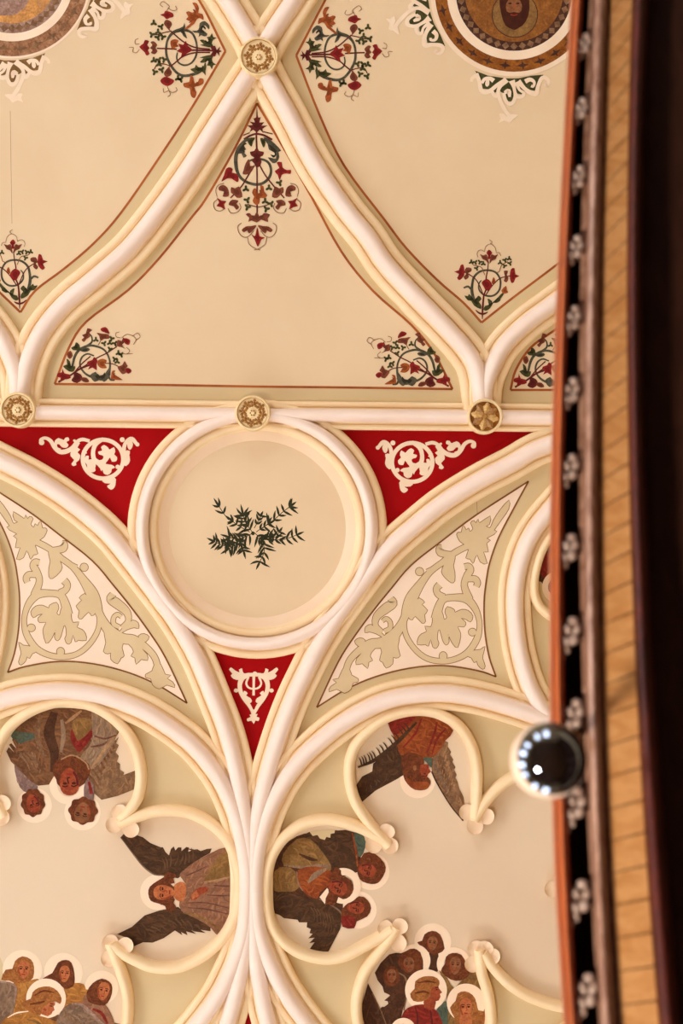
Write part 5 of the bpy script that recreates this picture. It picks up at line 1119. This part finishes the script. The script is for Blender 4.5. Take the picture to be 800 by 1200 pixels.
# soffit boards, one by one
y = -350.0
while y < 1540:
    k = (2.92 / gd(y)) ** 2
    pit = 40 * k; sl = max(2.0, 34 - 30 * (y / 1200.0)) if y < 1200 else 3.0
    v = []
    for (yy, dz) in ((y, .012), (y + pit - 1.1, .012), (y, .03), (y + pit - 1.1, .03)):
        v += [G(gx('f', yy), yy, dz), G(gx('g', yy - sl), yy - sl, dz)]
    mesh('soffit_board', v, [(0, 1, 3, 2), (4, 5, 7, 6), (0, 1, 5, 4), (2, 3, 7, 6), (0, 2, 6, 4), (1, 3, 7, 5)], M_BOARD, gal)
    y += pit
# carved brackets
def blob3(V, Fc, c, ax, rx, ry, rz, n=8, k=5):
    o = len(V); t = Vector(ax).normalized(); u = Vector((-t.y, t.x, 0)).normalized(); w = t.cross(u)
    for j in range(k + 1):
        th = math.pi * j / k
        for i in range(n):
            ph = 2 * math.pi * i / n
            V.append(c + t * ry * math.cos(th) + u * rx * math.sin(th) * math.cos(ph) + w * rz * math.sin(th) * math.sin(ph))
    for j in range(k):
        for i in range(n): Fc.append((o + j * n + i, o + j * n + (i + 1) % n, o + (j + 1) * n + (i + 1) % n, o + (j + 1) * n + i))
BR = [(696, -92), (690, -18), (684, 57), (680, 133), (677, 213), (674, 295), (671, 378), (669, 463), (668, 553), (667, 647), (669, 745), (673, 842), (675, 946), (680, 1055), (688, 1165), (700, 1280)]
for bx_, by in BR:
    s = gd(by) / F * (by * .00035 + .80)
    c = G(bx_, by, .028)
    tng = (G(gx('b', by - 20), by - 20) - G(gx('b', by + 20), by + 20)).normalized()
    lat = Vector((-1, 0, 0))
    br = None
    for nm, along, side, dz, rx, ry, rz in (('bracket', 0, 0, .01, 7.5, 15, 9), ('volute', 14, 1, -.012, 6, 5, 6), ('leaf', 6, 7, -.01, 5, 7, 5), ('leaf', 6, -5, -.012, 4, 6, 5), ('leaf', -3, 5, -.014, 5.5, 6.5, 5), ('leaf', -5, -5, -.01, 4, 6, 4.5), ('leaf', -12, -3, -.006, 4, 6, 4), ('bud', -18, -7, .0, 3, 5, 3)):
        V, Fc = [], []
        p = c + tng * along * 1.25 * s + lat * (side * .8 + along * .16 - 1.5) * s + Vector((0, 0, dz))
        blob3(V, Fc, p, tng + lat * (.25 * (1 if side > 0 else -1) if side else 0), rx * s, ry * s, rz * s)
        o = mesh(nm, V, Fc, M_CARVE, gal if br is None else br, True, 80)
        if br is None: br = o

# ------------------------------------------------------------------ silver-crowned globe lamp fixed to the gallery edge
bd = 2.76; bc = Vector((-(642.5 - 400) * bd / F, (600 - 891) * bd / F, CAMZ + bd)); bR = 45.0 * bd / F
lamp = thing('globe_lamp', 'silver-crowned round glass lamp bulb fixed at the gallery edge', 'lamp', 0, 0, loc=bc)
view = (Vector((0, 0, CAMZ)) - bc).normalized()
axis = (view + Vector((-.30, .15, 0))).normalized()       # crown of the bulb
u_ = axis.cross(Vector((0, 1, 0))).normalized(); v_ = axis.cross(u_)
def lathe(name, prof, m, n=40):
    V = []; k = len(prof)
    for i in range(n):
        a = 2 * math.pi * i / n; dr = u_ * math.cos(a) + v_ * math.sin(a)
        V += [bc + axis * z + dr * r for r, z in prof]
    Fc = [(i * k + j, i * k + j + 1, ((i + 1) % n) * k + j + 1, ((i + 1) % n) * k + j) for i in range(n) for j in range(k - 1)]
    return mesh(name, V, Fc, m, lamp, True, 60)
def sph(r, a0, a1, n): return [(r * math.sin(math.radians(a0 + (a1 - a0) * i / n)), r * math.cos(math.radians(a0 + (a1 - a0) * i / n))) for i in range(n + 1)]
lathe('silver_crown', [(max(r, 1e-5), z) for r, z in sph(bR * 1.006, 0, 69, 20)], M_SILVER)
lathe('glass_globe', sph(bR, 67, 155, 24) + [(bR * .36, -bR * 1.05)], M_OPAL)
lathe('screw_base', [(bR * .36, -bR * 1.03), (bR * .36, -bR * 1.3), (bR * .34, -bR * 1.33), (.0001, -bR * 1.34)], M_BRASS, 24)
e0 = bc - axis * bR * 1.3; e1 = G(690, 850, .10)
d_ = (e1 - e0); V = []
uu = d_.normalized().cross(Vector((1, 0, 0))).normalized(); vv = d_.normalized().cross(uu)
for p in (e0, e1): V += [p + (uu * math.cos(a * .7854) + vv * math.sin(a * .7854)) * .009 for a in range(8)]
mesh('arm', V, [(i, (i + 1) % 8, 8 + (i + 1) % 8, 8 + i) for i in range(8)] + [tuple(range(8)), tuple(range(8, 16))], M_BRASS, lamp, True)
